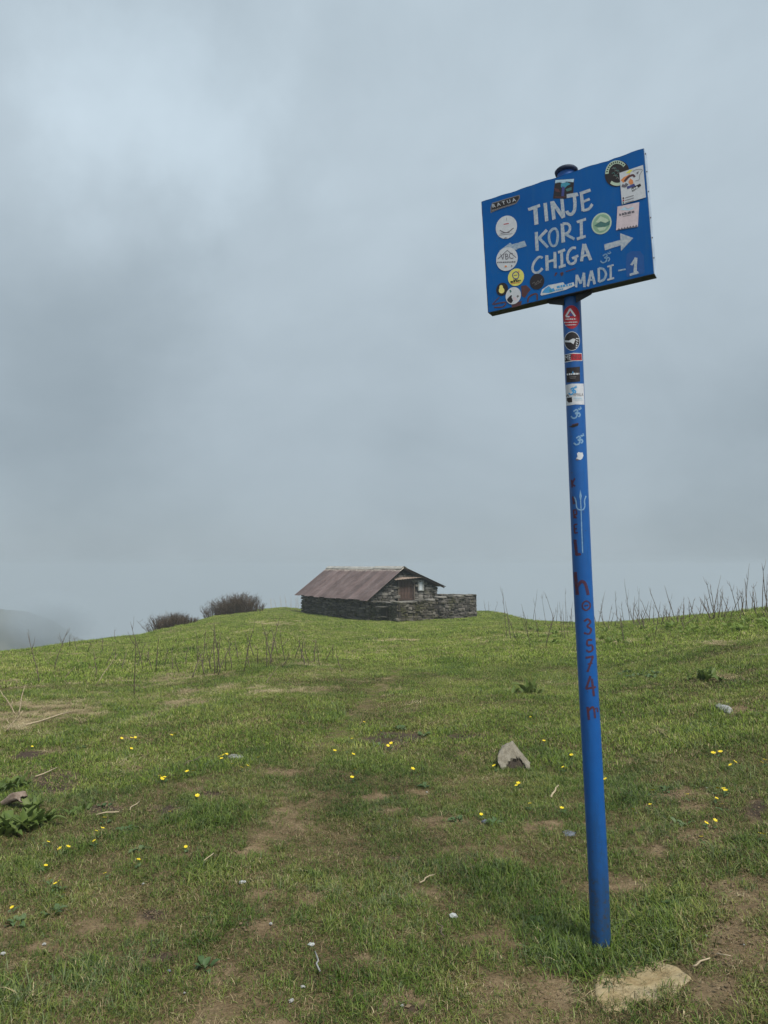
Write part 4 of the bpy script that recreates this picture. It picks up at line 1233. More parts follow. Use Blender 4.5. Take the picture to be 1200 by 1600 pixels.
def p_blot(d): d.poly([(378, 1530), (395, 1515), (412, 1522), (432, 1520), (440, 1550), (428, 1580), (410, 1592), (370, 1578), (385, 1560)], 's_white', 0.0005); d.poly([(360, 1590), (382, 1580), (395, 1598)], 's_lines', 0.0005)
pole_mark('sticker_residue', None, P2, p_blot)
def p_tri(d):
    d.stroke([(244, 300), (247, 350), (251, 470), (256, 596)], 6, 'palepaint', 0.0005); d.poly([(242, 236), (251, 272), (245, 312), (237, 275)], 'palepaint', 0.0006)
    d.stroke([(208, 276), (218, 300), (222, 335), (234, 350), (258, 350), (268, 330), (266, 300), (275, 272)], 7, 'palepaint', 0.0006)
pole_mark('symbol', 'pale blue trident painted on the pole', P3, p_tri)
def p_txt(d):
    L = [[(193, 180), (197, 225)], [(212, 172), (198, 202), (213, 218)], [(200, 275), (205, 320)], [(214, 280), (205, 300), (218, 318)], [(204, 350), (208, 400)], [(205, 355), (218, 352), (222, 375), (208, 382), (222, 400)],
         [(208, 435), (211, 485)], [(208, 436), (226, 432)], [(210, 460), (224, 458)], [(211, 484), (228, 480)]]
    for s_ in L: d.stroke(s_, 9, 'redpaint', 0.0004)
pole_mark('lettering', 'faded red brown vertical letters', P3, p_txt)
def p_l(d): d.stroke([(212, 520), (222, 608)], 17, 'redpaint', 0.0004); d.stroke([(218, 606), (246, 602)], 15, 'redpaint', 0.0005)
pole_mark('lettering', 'large red brown letter L', P3, p_l)
def p_h(d): d.stroke([(213, 705), (226, 835)], 20, 'redpaint', 0.0004); d.stroke([(224, 790), (250, 758), (272, 775), (287, 835)], 17, 'redpaint', 0.0005)
pole_mark('lettering', 'large red brown letter h', P3, p_h)
def p_o(d): d.stroke([(275, 870), (256, 885), (257, 910), (277, 922), (297, 905), (295, 880)], 9, 'redpaint', 0.0004, closed=True); d.stroke([(266, 897), (287, 893)], 8, 'redpaint', 0.0004)
pole_mark('lettering', 'small red brown ring with a bar', P3, p_o)
NUM = {'3': [([(264, 985), (285, 972), (300, 990), (282, 1012), (304, 1030), (292, 1056), (264, 1050)], 11)],
       '5': [([(310, 1090), (284, 1092), (284, 1122), (308, 1120), (312, 1145), (294, 1158), (276, 1148)], 11)],
       '7': [([(272, 1192), (318, 1184)], 12), ([(314, 1186), (283, 1272)], 12), ([(285, 1228), (312, 1222)], 8)],
       '4': [([(300, 1295), (276, 1368)], 13), ([(274, 1368), (330, 1358)], 12), ([(308, 1310), (320, 1410)], 13)],
       'm': [([(284, 1470), (292, 1545)], 14), ([(290, 1490), (312, 1472), (322, 1490), (326, 1535)], 12), ([(326, 1482), (338, 1478), (341, 1500)], 8)]}
for ch, sts in NUM.items():
    def fn(d, sts=sts):
        for pts, wd in sts: d.stroke(pts, wd, 'redpaint', 0.0004)
    pole_mark('lettering', 'red brown painted ' + ('letter m' if ch == 'm' else 'figure ' + ch), P3, fn)

# ------------------------------------------------------------------ stones, wood and litter on the ground
def rock_mat(name, stops, scale=9):
    m, t, b, o = mat(name)
    p = obj_co(t)
    n = noise(t, scale, 6, 0.68, p); n2 = noise(t, scale * 7, 5, 0.7, p)
    r = ramp(t, n.outputs[0], stops)
    g = ramp(t, n2.outputs[0], [(0.3, (0.72,) * 3), (0.7, (1.15,) * 3)])
    t.links.new(mixc(t, 1.0, r.outputs[0], g.outputs[0], 'MULTIPLY'), b.inputs['Base Color'])
    b.inputs['Roughness'].default_value = 0.9; b.inputs['Specular IOR Level'].default_value = 0.2
    bump(t, b, n2.outputs[0], 0.5, 0.006)
    return m
M['boulder'] = rock_mat('boulder', [(0.3, (0.125, 0.108, 0.080)), (0.5, (0.215, 0.192, 0.148)), (0.7, (0.285, 0.262, 0.215))], 14)
M['boulder_under'] = flat('dark_hollow', (0.040, 0.031, 0.022), 0.95, 0.4, 30)
M['slab'] = rock_mat('slab', [(0.25, (0.165, 0.115, 0.058)), (0.42, (0.275, 0.205, 0.105)), (0.58, (0.33, 0.265, 0.155)), (0.72, (0.27, 0.225, 0.175)), (0.85, (0.24, 0.165, 0.135))], 7)
M['grey_rock'] = rock_mat('grey_rock', [(0.3, (0.17, 0.17, 0.165)), (0.7, (0.36, 0.36, 0.35))], 12)
M['pebble'] = rock_mat('pale_pebble', [(0.3, (0.24, 0.24, 0.22)), (0.7, (0.42, 0.42, 0.40))], 20)
M['litter'] = flat('crumpled_foil', (0.33, 0.34, 0.33), 0.45, 0.25, 60)
M['scrap'] = flat('grey_scrap', (0.10, 0.11, 0.14), 0.6, 0.35, 60)
M['wood'] = rock_mat('weathered_wood', [(0.3, (0.115, 0.080, 0.058)), (0.5, (0.21, 0.160, 0.125)), (0.75, (0.33, 0.275, 0.225))], 14)

def px_size(p):  # metres that one photograph pixel covers at a place
    return (p.y * CP + (p.z - EYE) * SP) / F

# boulder: a leaning block with a shallow hollow at its lower right, coloured dark
def boulder():
    c = hit(803, 1200); u = px_size(c)
    cv_ = crop(760, 1140, 8.571)
    to = lambda L: [((cv_(x, y)[0] - 803) * u, (1202 - cv_(x, y)[1]) * u) for x, y in L]
    rim = to([(160, 400), (172, 320), (222, 252), (290, 218), (360, 188), (398, 232), (440, 290), (500, 360), (580, 462), (566, 540), (430, 545), (300, 520), (240, 500), (198, 480)])
    rg = random.Random(4)
    n = len(rim)
    bm = bmesh.new()
    cxm, czm = 0.0, 0.10
    def ring(yy, k, dz):
        return [bm.verts.new((cxm + (x - cxm) * k + 0.22 * yy + rg.uniform(-.003, .003), yy + 0.50 * (z - 0.1) * (1 if yy < 0.05 else 0.4), max(czm + (z - czm) * k + dz, -0.05))) for x, z in rim]
    R = [ring(-0.075, 0.965, 0), ring(-0.06, 1.0, 0), ring(0.05, 1.02, 0), ring(0.12, 0.90, -0.01), ring(0.15, 0.68, -0.02)]
    for i in range(4):
        for k in range(n): bm.faces.new((R[i][k], R[i][(k + 1) % n], R[i + 1][(k + 1) % n], R[i + 1][k]))
    bm.faces.new(R[4]); fr = bm.faces.new(R[0][::-1])
    bmesh.ops.triangulate(bm, faces=[f for f in bm.faces])
    bmesh.ops.subdivide_edges(bm, edges=bm.edges[:], cuts=6, use_grid_fill=True)
    bmesh.ops.recalc_face_normals(bm, faces=bm.faces[:])
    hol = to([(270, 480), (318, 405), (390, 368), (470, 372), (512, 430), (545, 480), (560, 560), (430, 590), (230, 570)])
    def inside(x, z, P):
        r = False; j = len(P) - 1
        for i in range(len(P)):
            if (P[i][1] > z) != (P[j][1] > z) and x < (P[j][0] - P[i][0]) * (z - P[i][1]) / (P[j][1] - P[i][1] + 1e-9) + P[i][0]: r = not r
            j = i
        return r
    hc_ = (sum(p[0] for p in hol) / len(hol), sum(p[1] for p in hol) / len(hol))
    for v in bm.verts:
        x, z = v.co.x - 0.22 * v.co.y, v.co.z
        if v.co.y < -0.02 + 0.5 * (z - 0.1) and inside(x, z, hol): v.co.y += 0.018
        nz_ = float(vnoise(v.co.x * 40, v.co.z * 40 + v.co.y * 25, 3)) - 0.5
        v.co += v.normal * nz_ * 0.008 + Vector((rg.uniform(-1, 1), rg.uniform(-1, 1), rg.uniform(-1, 1))) * 0.0012
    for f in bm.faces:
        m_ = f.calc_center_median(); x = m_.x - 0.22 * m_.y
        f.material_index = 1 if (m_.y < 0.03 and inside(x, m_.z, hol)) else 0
    me = bpy.data.meshes.new('boulder'); bm.to_mesh(me); bm.free()
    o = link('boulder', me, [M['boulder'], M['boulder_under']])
    o.location = (c.x, c.y + 0.02, gz(c.x, c.y) - 0.022)
    tag(o, 'tan angular boulder with a dark hollow, in the grass left of the post', 'rock')
boulder()

def irregular(name, pts_px, height, mt, sink=0.02, seed=1, rise=0.0):
    """flat-lying stone with the outline the photograph shows"""
    rg = random.Random(seed)
    P = [hit(x, y) for x, y in pts_px]
    c = sum(P, Vector()) / len(P)
    dense = []
    for i, p in enumerate(P):
        a = P[(i + 1) % len(P)]
        for k in range(3): dense.append(p.lerp(a, k / 3) + Vector((rg.uniform(-1, 1), rg.uniform(-1, 1), 0)) * 0.006 * min(1, (p - a).length * 8))
    n = len(dense)
    q = MB()
    zc = c.z
    for (k, z) in ((1.03, -sink - 0.04), (1.02, height * 0.55), (0.95, height), (0.7, height * 1.12 + rise), (0.4, height * 1.10 + rise), (0.15, height * 1.2 + rise)):
        for p in dense:
            d = (p - c) * k
            x, y = c.x + d.x, c.y + d.y
            q.v.append((d.x, d.y, gz(x, y) - zc + z + (0.35 * height * (float(vnoise(x * 14, y * 14, seed)) - 0.5) if z > 0 else 0)))
    for i in range(5):
        for k in range(n): q.f.append((i * n + k, i * n + (k + 1) % n, (i + 1) * n + (k + 1) % n, (i + 1) * n + k)); q.m.append(0)
    q.f.append(tuple(5 * n + k for k in range(n))); q.m.append(0)
    me = mesh(name, q.v, q.f, True)
    bm = bmesh.new(); bm.from_mesh(me); bmesh.ops.recalc_face_normals(bm, faces=bm.faces[:]); bm.to_mesh(me); bm.free()
    o = link(name, me, mt); o.location = c
    return o
S5 = crop(820, 1360, 3.158)
o = irregular('flat_stone', [S5(x, y) for x, y in ((345, 560), (380, 520), (470, 478), (560, 455), (660, 465), (740, 482), (800, 520), (815, 555), (770, 590), (730, 635), (650, 640), (560, 660), (520, 690), (430, 715), (390, 700), (360, 640))][::-1], 0.007, M['slab'], seed=7)
tag(o, 'flat ochre stone slab sunk in the turf at the foot of the post', 'stone')
o = irregular('embedded_stone', [(1116, 1104), (1124, 1101), (1138, 1105), (1145, 1111), (1140, 1115), (1126, 1111)][::-1], 0.018, M['grey_rock'], seed=3)
tag(o, 'grey rounded stone in a bare patch by the right edge', 'stone')
o = irregular('embedded_stone', [(355, 1184), (362, 1180), (378, 1181), (380, 1185), (366, 1187)][::-1], 0.012, M['grey_rock'], seed=5)
tag(o, 'grey flat stone beside the cluster of yellow flowers on the left', 'stone')
o = irregular('embedded_stone', [(879, 1302), (888, 1299), (900, 1303), (898, 1308), (884, 1308)][::-1], 0.008, M['scrap'], seed=9)
tag(o, 'small dark flat stone in the turf just left of the post', 'stone')

def chip(px, py, size_px, mt, name, label, cat, seed, squash=0.35, ang=None):
    rg = random.Random(seed)
    c = hit(px, py); s = size_px * 0.66 * px_size(c)
    bm = bmesh.new(); bmesh.ops.create_icosphere(bm, subdivisions=2, radius=0.5)
    for v in bm.verts:
        v.co *= 1 + rg.uniform(-0.30, 0.30)
        v.co.z *= squash; v.co.y *= 0.55
        if v.co.z < -0.1: v.co.z = -0.1
    me = bpy.data.meshes.new(name); bm.to_mesh(me); bm.free()
    o = link(name, me, mt); o.scale = (s, s * 1.5, s * 1.1)
    o.location = (c.x, c.y, gz(c.x, c.y) + 0.08 * s + 0.006)
    o.rotation_euler = (rg.uniform(-.15, .15), rg.uniform(-.15, .15), rg.uniform(-0.6, 0.6) if ang is None else ang)
    tag(o, label, cat)
    return o
chip(378, 1381, 16, M['litter'], 'white_scrap', 'pale pointed scrap on bare turf, left of centre in the foreground', 'litter', 1, 0.3)
chip(708, 1437, 22, M['litter'], 'white_scrap', 'largest crumpled white scrap on the turf in front of the post, left of it', 'litter', 2, 0.5)
chip(486, 1480, 15, M['litter'], 'white_scrap', 'torn white scrap lying above a bent twig in the foreground', 'litter', 3, 0.4)
chip(473, 1547, 11, M['pebble'], 'pebble', 'upper of two white pebbles at the bottom of the foreground', 'pebble', 4, 0.6)
chip(455, 1571, 12, M['pebble'], 'pebble', 'lower of two white pebbles at the bottom of the foreground', 'pebble', 5, 0.6, 0.9)
chip(423, 1447, 9, M['pebble'], 'pebble', 'small white pebble on a tan bare patch, foreground left of centre', 'pebble', 6, 0.6)
chip(69, 1480, 10, M['pebble'], 'pebble', 'white pebble in the grass near the lower left corner', 'pebble', 7, 0.6)
chip(4, 1494, 12, M['pebble'], 'pebble', 'pale stone cut by the left edge low in the picture', 'pebble', 8, 0.6)
chip(224, 1384, 7, M['pebble'], 'pebble', 'tiny pale pebble on turf right of the lower left flowers', 'pebble', 9, 0.6)
chip(288, 1557, 7, M['pebble'], 'pebble', 'tiny pale pebble at the bottom left foreground', 'pebble', 10, 0.6)
chip(757, 1287, 15, M['scrap'], 'dark_scrap', 'dark bluish crumpled scrap under a single yellow flower left of the post', 'litter', 11, 0.6)
chip(264, 1520, 9, M['scrap'], 'dark_scrap', 'small dark scrap in green grass at lower left', 'litter', 12, 0.6)
chip(1103, 1467, 7, M['pebble'], 'pebble', 'small tan pebble right of the grass around the post', 'pebble', 13, 0.6)
chip(1163, 1481, 5, M['pebble'], 'pebble', 'tiny white pebble on the bare earth right of the slab', 'pebble', 14, 0.6)
chip(1105, 1233, 5, M['pebble'], 'pebble', 'tiny white pebble left of the flowers near the right edge', 'pebble', 15, 0.6)
chip(667, 1240, 5, M['pebble'], 'pebble', 'tiny white pebble on the bare patch left of the boulder', 'pebble', 16, 0.6)
chip(628, 1578, 8, M['grey_rock'], 'pebble', 'grey pebble on dark earth at the bottom centre', 'pebble', 17, 0.6)

def stick(p0, p1, r_px, mt, name, label, seed, kink=0.08):
    rg = random.Random(seed)
    a, b_ = hit(*p0), hit(*p1); u = px_size(a)
    a += Vector((0, 0, 0.02)); b_ += Vector((0, 0, 0.03))
    L = (b_ - a).length
    pts = [a.lerp(b_, k / 4) + Vector((rg.uniform(-1, 1), rg.uniform(-1, 1), rg.uniform(-0.2, 0.6))) * L * kink * (0 < k < 4) for k in range(5)]
    c = a.copy()
    q = MB(); q.tube([p - c for p in pts], [r_px * u * k for k in (1, 1, 0.95, 0.85, 0.6)], 6)
    o = q.build(name, mt, None, True); o.location = c
    tag(o, label, 'stick')
stick((861, 1250), (873, 1233), 1.6, M['pale_twig'], 'broken_stem', 'short straight pale broken stem right of the boulder', 1, 0.02)
stick((500, 1528), (492, 1500), 1.4, M['grey_rock'], 'twig', 'bent grey twig in the foreground below a white scrap', 2)
stick((656, 1386), (679, 1376), 1.1, M['pale_twig'], 'broken_stem', 'thin pale stem on turf in the middle foreground', 3)
stick((694, 1470), (683, 1450), 0.9, M['twig'], 'twig', 'thin brown twig left of the large white scrap', 4)
stick((150, 1278), (186, 1275), 1.2, M['pale_twig'], 'broken_stem', 'pale stem lying by dark earth near the dock plants', 5)
stick((317, 1353), (334, 1341), 0.9, M['pale_twig'], 'broken_stem', 'short straw coloured stem left of centre', 6)
stick((203, 1270), (218, 1258), 0.9, M['pale_twig'], 'broken_stem', 'pale stem left of the dark earth patch on the left', 7)
stick((40, 1135), (110, 1116), 1.2, M['pale_twig'], 'broken_stem', 'long pale stem lying in front of the dry grass at left', 8, 0.03)
stick((55, 1217), (90, 1204), 1.0, M['pale_twig'], 'broken_stem', 'pale stem across dark earth right of the driftwood', 9)
stick((287, 1199), (320, 1187), 0.9, M['twig'], 'twig', 'thin dark twig in grass left of the flower cluster', 10)
stick((1168, 1027), (1200, 1025), 0.8, M['pale_twig'], 'broken_stem', 'pale straight stem lying at the right edge', 11)
stick((1083, 1519), (1110, 1512), 1.5, M['pale_twig'], 'broken_stem', 'grey stem on bare earth right of the flat slab', 12)
stick((1120, 1500), (1142, 1506), 1.0, M['pale_twig'], 'broken_stem', 'thin straw stem right of the flat slab, uppermost', 13)

def driftwood():
    c = hit(26, 1262); u = px_size(c)
    q = MB(); rg = random.Random(6)
    path = [(-28, 2), (-18, 7), (-8, 14), (0, 19), (7, 20), (13, 15)]
    n = 14; b0 = 0
    for i, (x, z) in enumerate(path):
        for k in range(n):
            a = 2 * math.pi * k / n
            fl = 1 + 0.22 * math.cos(a * 5 + i * 0.5) + rg.uniform(-.06, .06)
            rad = (4.5, 6.5, 8, 9, 8.5, 7)[i] * fl
            q.v.append((x * u + rad * 0.35 * u * math.sin(a * 2), math.cos(a) * rad * u, z * u * 0.8 + math.sin(a) * rad * u * 0.8))
    for i in range(len(path) - 1):
        for k in range(n): q.f.append((i * n + k, i * n + (k + 1) % n, (i + 1) * n + (k + 1) % n, (i + 1) * n + k)); q.m.append(0)
    # hollow end
    e = len(q.v)
    for k in range(n):
        p = Vector(q.v[(len(path) - 1) * n + k]); cc = Vector((13 * u, 0, 12 * u)); p = cc.lerp(p, 0.72); q.v.append(tuple(p))
    for k in range(n):
        p = Vector(q.v[e + k]); cc = Vector((2 * u, 0, 14 * u)); q.v.append(tuple(cc.lerp(p, 0.6) + Vector((-0.03, 0, 0))))
    for k in range(n):
        q.f.append(((len(path) - 1) * n + k, (len(path) - 1) * n + (k + 1) % n, e + (k + 1) % n, e + k)); q.m.append(0)
        q.f.append((e + k, e + (k + 1) % n, e + n + (k + 1) % n, e + n + k)); q.m.append(1)
    q.f.append(tuple(e + n + k for k in range(n))); q.m.append(1)
    q.f.append(tuple(range(n))); q.m.append(0)
    o = q.build('driftwood', [M['wood'], M['boulder_under']], None, True)
    o.location = (c.x, c.y, c.z + 0.01)
    o.rotation_euler = (0, 0, -0.35)
    tag(o, 'weathered hollow piece of wood among dock leaves at the left edge', 'wood')
driftwood()

# ------------------------------------------------------------------ broad-leaved plants
def leaf_mesh(name, Ls, Wd, curl, mt, seed, n=6):
    rg = random.Random(seed)
    q = MB()
    for i in range(n + 1):
        t_ = i / n
        wv = Wd * (math.sin(math.pi * min(1, 0.08 + t_ * 0.92) ** 0.8) ** 0.75) * (1 - 0.25 * t_) + (0.006 if i == 0 else 0)
        if i == n: wv = 0.001
        y = Ls * t_ * (1 - 0.18 * curl * t_)
        z = Ls * (0.55 * t_ - curl * t_ * t_ * 0.65)
        e = rg.uniform(-.012, .012) * Ls * 2
        q.v += [(-wv, y, z + wv * 0.45 + e), (0, y, z), (wv, y, z + wv * 0.45 - e)]
    for i in range(n):
        for k in (0, 1): q.f.append((i * 3 + k, i * 3 + k + 1, i * 3 + k + 4, i * 3 + k + 3)); q.m.append(0)
    me = mesh(name, q.v, q.f, True); me.materials.append(mt)
    return me
DOCK = [leaf_mesh('leaf', 1, w_, c_, M['dock'], k) for k, (w_, c_) in enumerate(((0.20, 0.7), (0.24, 1.1), (0.18, 0.4), (0.27, 0.95), (0.22, 0.2)))]
FRESH = [leaf_mesh('leaf', 1, w_, c_, M['fresh'], k, 4) for k, (w_, c_) in enumerate(((0.24, 0.7), (0.28, 1.0), (0.22, 0.4)))]
HERB = [leaf_mesh('leaf', 1, w_, c_, M['herb'], k, 4) for k, (w_, c_) in enumerate(((0.30, 0.9), (0.36, 1.1), (0.26, 0.6)))]
def plant(px, py, n_leaf, size, label, group=None, name='dock_plant', kit=DOCK, seed=0, upright=0.0, loc=None):
    rg = random.Random(seed + int(px * 7 + py))
    c = hit(px, py) if loc is None else loc
    root = empty(name, (c.x, c.y, gz(c.x, c.y)), 0)
    tag(root, label, 'plant', group)
    for k in range(n_leaf):
        o = bpy.data.objects.new('leaf', rg.choice(kit)); COL.objects.link(o); o.parent = root
        s = size * rg.uniform(0.6, 1.15)
        o.scale = (s, s, s)
        a = 2.4 * k + rg.uniform(-.5, .5)
        o.rotation_euler = (rg.uniform(0.0, 0.5) + upright * rg.uniform(0.3, 1), rg.uniform(-.25, .25), a)
        o.location = (math.sin(-a) * 0.02 + rg.uniform(-.4, .4) * size * (0.6 + 0.045 * n_leaf), math.cos(a) * 0.02 + rg.uniform(-.4, .4) * size * (0.6 + 0.045 * n_leaf), 0.005)
    return root
plant(6, 1236, 20, 0.14, 'dock plant with broad leaves cut by the left edge behind the driftwood', upright=0.5)
plant(30, 1232, 18, 0.13, 'dock plant with upright leaves just behind the driftwood', upright=0.7)
plant(12, 1298, 30, 0.15, 'large dock plant in the left corner in front of the driftwood', upright=0.4)
plant(40, 1297, 30, 0.145, 'broad leaved dock plant right in front of the driftwood', upright=0.5)
plant(64, 1286, 24, 0.12, 'dock plant with big leaves at the right end of the left clump', upright=0.4)
plant(58, 1266, 9, 0.14, 'small dock plant right of the driftwood opening', upright=0.4)
plant(112, 1274, 8, 0.075, 'low dock plant apart to the right of the left clump', upright=0.3)
plant(130, 1268, 7, 0.07, 'low dock plant nearest the bluish herb by dark earth', upright=0.3)
plant(828, 1083, 13, 0.24, 'upright dock plant in the open meadow between hut and post', upright=0.9)
plant(800, 1084, 7, 0.15, 'lower dock plant left of the upright one in open meadow', upright=0.4)
plant(845, 1084, 6, 0.15, 'small dock plant right of the upright one in open meadow', upright=0.4)
plant(1104, 1062, 13, 0.24, 'dock plant with upright leaves in the meadow right of the post', upright=0.8)
plant(1080, 1063, 7, 0.15, 'low dock plant left of its taller neighbour right of the post', upright=0.4)
plant(1128, 1066, 6, 0.15, 'low dock plant right of its taller neighbour right of the post', upright=0.4)
for px, py in ((975, 1056), (990, 1060), (1006, 1057), (1020, 1059), (1028, 1054), (985, 1052)):
    plant(px, py, 12, 0.12, 'bluish green low herb in the spreading patch right of the post', 'low herb patch right of the post', 'low_herb', HERB)
rg = random.Random(21)
for k in range(64):
    px = rg.uniform(885, 1215) if k < 48 else rg.uniform(800, 895)
    base = np.interp(px, [790, 860, 960, 1050, 1120, 1215], [985, 992, 990, 983, 977, 972])
    py = base + rg.uniform(-6, 16)
    if 890 < px < 935: px += 50
    plant(px, py, 9, rg.uniform(0.13, 0.23), ('fresh green leafy plant below the tall stalks at the right edge' if px > 1090 else 'fresh green leafy plant below the stalks just right of the post') if px > 930 else 'fresh green leafy plant below the dry stalks between hut and post',
          'leafy plants below the skyline' if px > 930 else 'leafy plants between hut and post', 'leafy_plant', FRESH, k, 0.5)
for (px, py, lb) in ((128, 1170, 'small herb rosette in the grass above the bare left patch'), (163, 1262, 'bluish herb on dark earth right of the dock plants'), (197, 1299, 'small herb in the left meadow below dark earth'),
                     (222, 1330, 'leafy rosette in the left meadow among yellow flowers'), (660, 1232, 'tiny herb on the bare patch left of the boulder'), (716, 1284, 'small herb left of the single flower with the dark scrap'),
                     (775, 1288, 'small herb right of the single flower with the dark scrap'), (25, 1445, 'bluish herb near the lower left corner'), (82, 1428, 'yellowish herb below the lower left flowers'), (625, 1140, 'dark herb at the back of the dark earth patch left of the boulder'),
                     (660, 1150, 'herb at the right end of the dark earth patch left of the boulder'), (590, 1166, 'herb at the front of the dark earth patch left of the boulder'), (322, 1512, 'small green herb low in the foreground left of centre'), (1050, 1420, 'bright green herb in the long grass right of the post'),
                     (840, 1450, 'green herb in the long grass left of the post'), (1040, 1237, 'small herb on bare earth right of the bluish tuft'), (1065, 1290, 'small herb left of the pair of flowers on bare earth')):
    plant(px, py, 9, 0.055 if py > 1160 else 0.09, lb, None, 'herb', HERB)

# ------------------------------------------------------------------ yellow flowers
def petal_mesh():
    q = MB()
    for k in range(6):
        a = k * math.pi / 3
        pts = [(0.08, 0, 0.02), (0.55, -0.30, 0.14), (0.92, -0.20, 0.26), (1.0, 0.05, 0.28), (0.90, 0.26, 0.26), (0.50, 0.28, 0.13)]
        q.add([(x * math.cos(a) - y * math.sin(a), x * math.sin(a) + y * math.cos(a), z) for x, y, z in pts], [(0, 1, 2, 3, 4, 5)])
    return mesh('petals', q.v, q.f, True)
pet = petal_mesh(); pet.materials.append(M['petal'])
q = MB()
q.v = [(0.22 * math.cos(k * math.pi / 4), 0.22 * math.sin(k * math.pi / 4), 0.03) for k in range(8)] + [(0, 0, 0.17)]
q.f = [(k, (k + 1) % 8, 8) for k in range(8)]; eye_me = mesh('eye', q.v, q.f, True); eye_me.materials.append(M['pollen'])
q = MB(); q.tube([(0, 0, -0.15), (0.02, 0.01, 0.5), (0, 0, 1)], [0.05, 0.045, 0.04], 5); stem_me = mesh('stem', q.v, q.f, True); stem_me.materials.append(M['stem'])
FL = {
 'L': [(50, 1169), (190, 1156), (205, 1157), (211, 1156), (217, 1157), (273, 1150), (268, 1153), (205, 1173), (250, 1218), (257, 1220), (253, 1222), (343, 1188), (349, 1184), (346, 1191), (354, 1183), (362, 1200), (377, 1205), (387, 1203), (403, 1187), (292, 1212), (301, 1210), (308, 1249), (265, 1277), (290, 1330)],
 'C': [(163, 1286), (150, 1308), (160, 1303), (147, 1322), (75, 1322), (93, 1333), (106, 1333), (71, 1361), (78, 1383), (86, 1390), (92, 1389), (100, 1405), (164, 1374), (216, 1355), (18, 1430)],
 'M': [(569, 1132), (595, 1145), (550, 1159), (606, 1169), (611, 1167), (523, 1178), (538, 1176), (547, 1184), (552, 1183), (555, 1207), (550, 1222), (554, 1218), (645, 1207), (730, 1107)],
 'B': [(829, 1123), (834, 1134), (820, 1145), (850, 1163), (880, 1205), (885, 1204), (893, 1186), (772, 1203), (807, 1232), (813, 1231), (810, 1229), (828, 1265), (878, 1272), (752, 1278)],
 'R': [(1117, 1142), (1115, 1182), (1126, 1180), (1146, 1195), (1149, 1197), (1142, 1201), (1190, 1198), (1195, 1196), (946, 1223), (1020, 1241), (1075, 1249), (1122, 1240), (1134, 1244), (1131, 1242), (1120, 1256), (1129, 1267), (989, 1271), (1016, 1265), (1104, 1294), (1118, 1294), (1096, 1316), (1188, 1313), (1194, 1314)]}
FLAB = {'L': ('small yellow flower in the left meadow above the dock leaves and up to the path', 'yellow flowers in the left meadow'), 'C': ('small yellow flower below the dock leaves in the lower left', 'yellow flowers in the lower left'),
        'M': ('small yellow flower around the dark earth patch in mid meadow', 'yellow flowers around the dark patch'), 'B': ('small yellow flower near the boulder left of the post', 'yellow flowers near the boulder'),
        'R': ('small yellow flower in the grass right of the post', 'yellow flowers right of the post')}
FUN = {(810, 1229): 'yellow flower at the back of the bright cluster below the boulder', (752, 1278): 'single yellow flower above a dark bluish scrap', (346, 1191): 'front flower of the bright cluster by the grey flat stone',
       (1096, 1316): 'lowest yellow flower on the bare earth right of the post', (608, 1169): '', (18, 1430): 'lone yellow flower nearest the lower left corner', (946, 1223): 'yellow flower touching the right side of the blue post'}
rg = random.Random(31)
for key, pts in FL.items():
    for (px, py) in pts:
        g = hit(px, py + 3); u = px_size(g)
        hgt = rg.uniform(0.035, 0.055)
        r0 = min(max(3.5 * u, 0.011), 0.019) * rg.uniform(0.85, 1.12)
        root = empty('yellow_flower', (g.x, g.y, gz(g.x, g.y)))
        un = FUN.get((px, py))
        tag(root, un or FLAB[key][0], 'flower', FLAB[key][1])
        tilt = (rg.uniform(0.1, 0.6), rg.uniform(-.3, .3), rg.uniform(0, 6))
        for nm, me_, z, sc_, rt in (('stem', stem_me, 0, (0.03, 0.03, hgt), (0, 0, 0)), ('petals', pet, hgt, (r0,) * 3, tilt), ('eye', eye_me, hgt + 0.001, (r0,) * 3, tilt)):
            o = bpy.data.objects.new(nm, me_); COL.objects.link(o); o.parent = root; o.location = (0, 0, z); o.scale = sc_; o.rotation_euler = rt
        for k in range(rg.randint(2, 4)):
            o = bpy.data.objects.new('leaf', rg.choice(HERB)); COL.objects.link(o); o.parent = root
            s = rg.uniform(0.025, 0.045); o.scale = (s, s, s); o.rotation_euler = (rg.uniform(-.2, .3), 0, rg.uniform(0, 6.28)); o.location = (rg.uniform(-.02, .02), rg.uniform(-.02, .02), 0.012)

# ------------------------------------------------------------------ dry stalks
def stalk_mesh(seed):
    rg = random.Random(seed)
    q = MB()
    pts = [Vector((0, 0, -0.06))]; x = y = 0.0
    bx_, by_ = rg.uniform(-.035, .035), rg.uniform(-.035, .035)
    for k in range(1, 7):
        x += bx_ + rg.uniform(-.015, .015); y += by_ + rg.uniform(-.015, .015)
        pts.append(Vector((x, y, k / 6)))
    rad = [0.011, 0.0105, 0.010, 0.0088, 0.0074, 0.0056, 0.0028]
    q.tube(pts, rad, 5)
    for j in range(rg.randint(1, 4)):
        k = rg.randint(2, 5); a = rg.uniform(0, 6.28); L = rg.uniform(0.08, 0.28)
        p = pts[k]; e = p + Vector((math.cos(a) * L * 0.45, math.sin(a) * L * 0.45, L))
        q.tube([p, p.lerp(e, 0.5) + Vector((math.cos(a), math.sin(a), 0)) * 0.02, e], [0.0058, 0.0046, 0.0020], 4)
    for j in range(3):   # node rings
        p = pts[1 + j]; q.tube([p - Vector((0, 0, 0.012)), p, p + Vector((0, 0, 0.012))], [0.010, 0.0145, 0.010], 5)
    return mesh('dry_stalk', q.v, q.f, True)
SDARK, SPALE = [], []
for k in range(9):
    me_ = stalk_mesh(200 + k); me_.materials.append(M['twig']); SDARK.append(me_)
for k in range(4):
    me_ = stalk_mesh(300 + k); me_.materials.append(M['pale_twig']); SPALE.append(me_)
rg = random.Random(41)
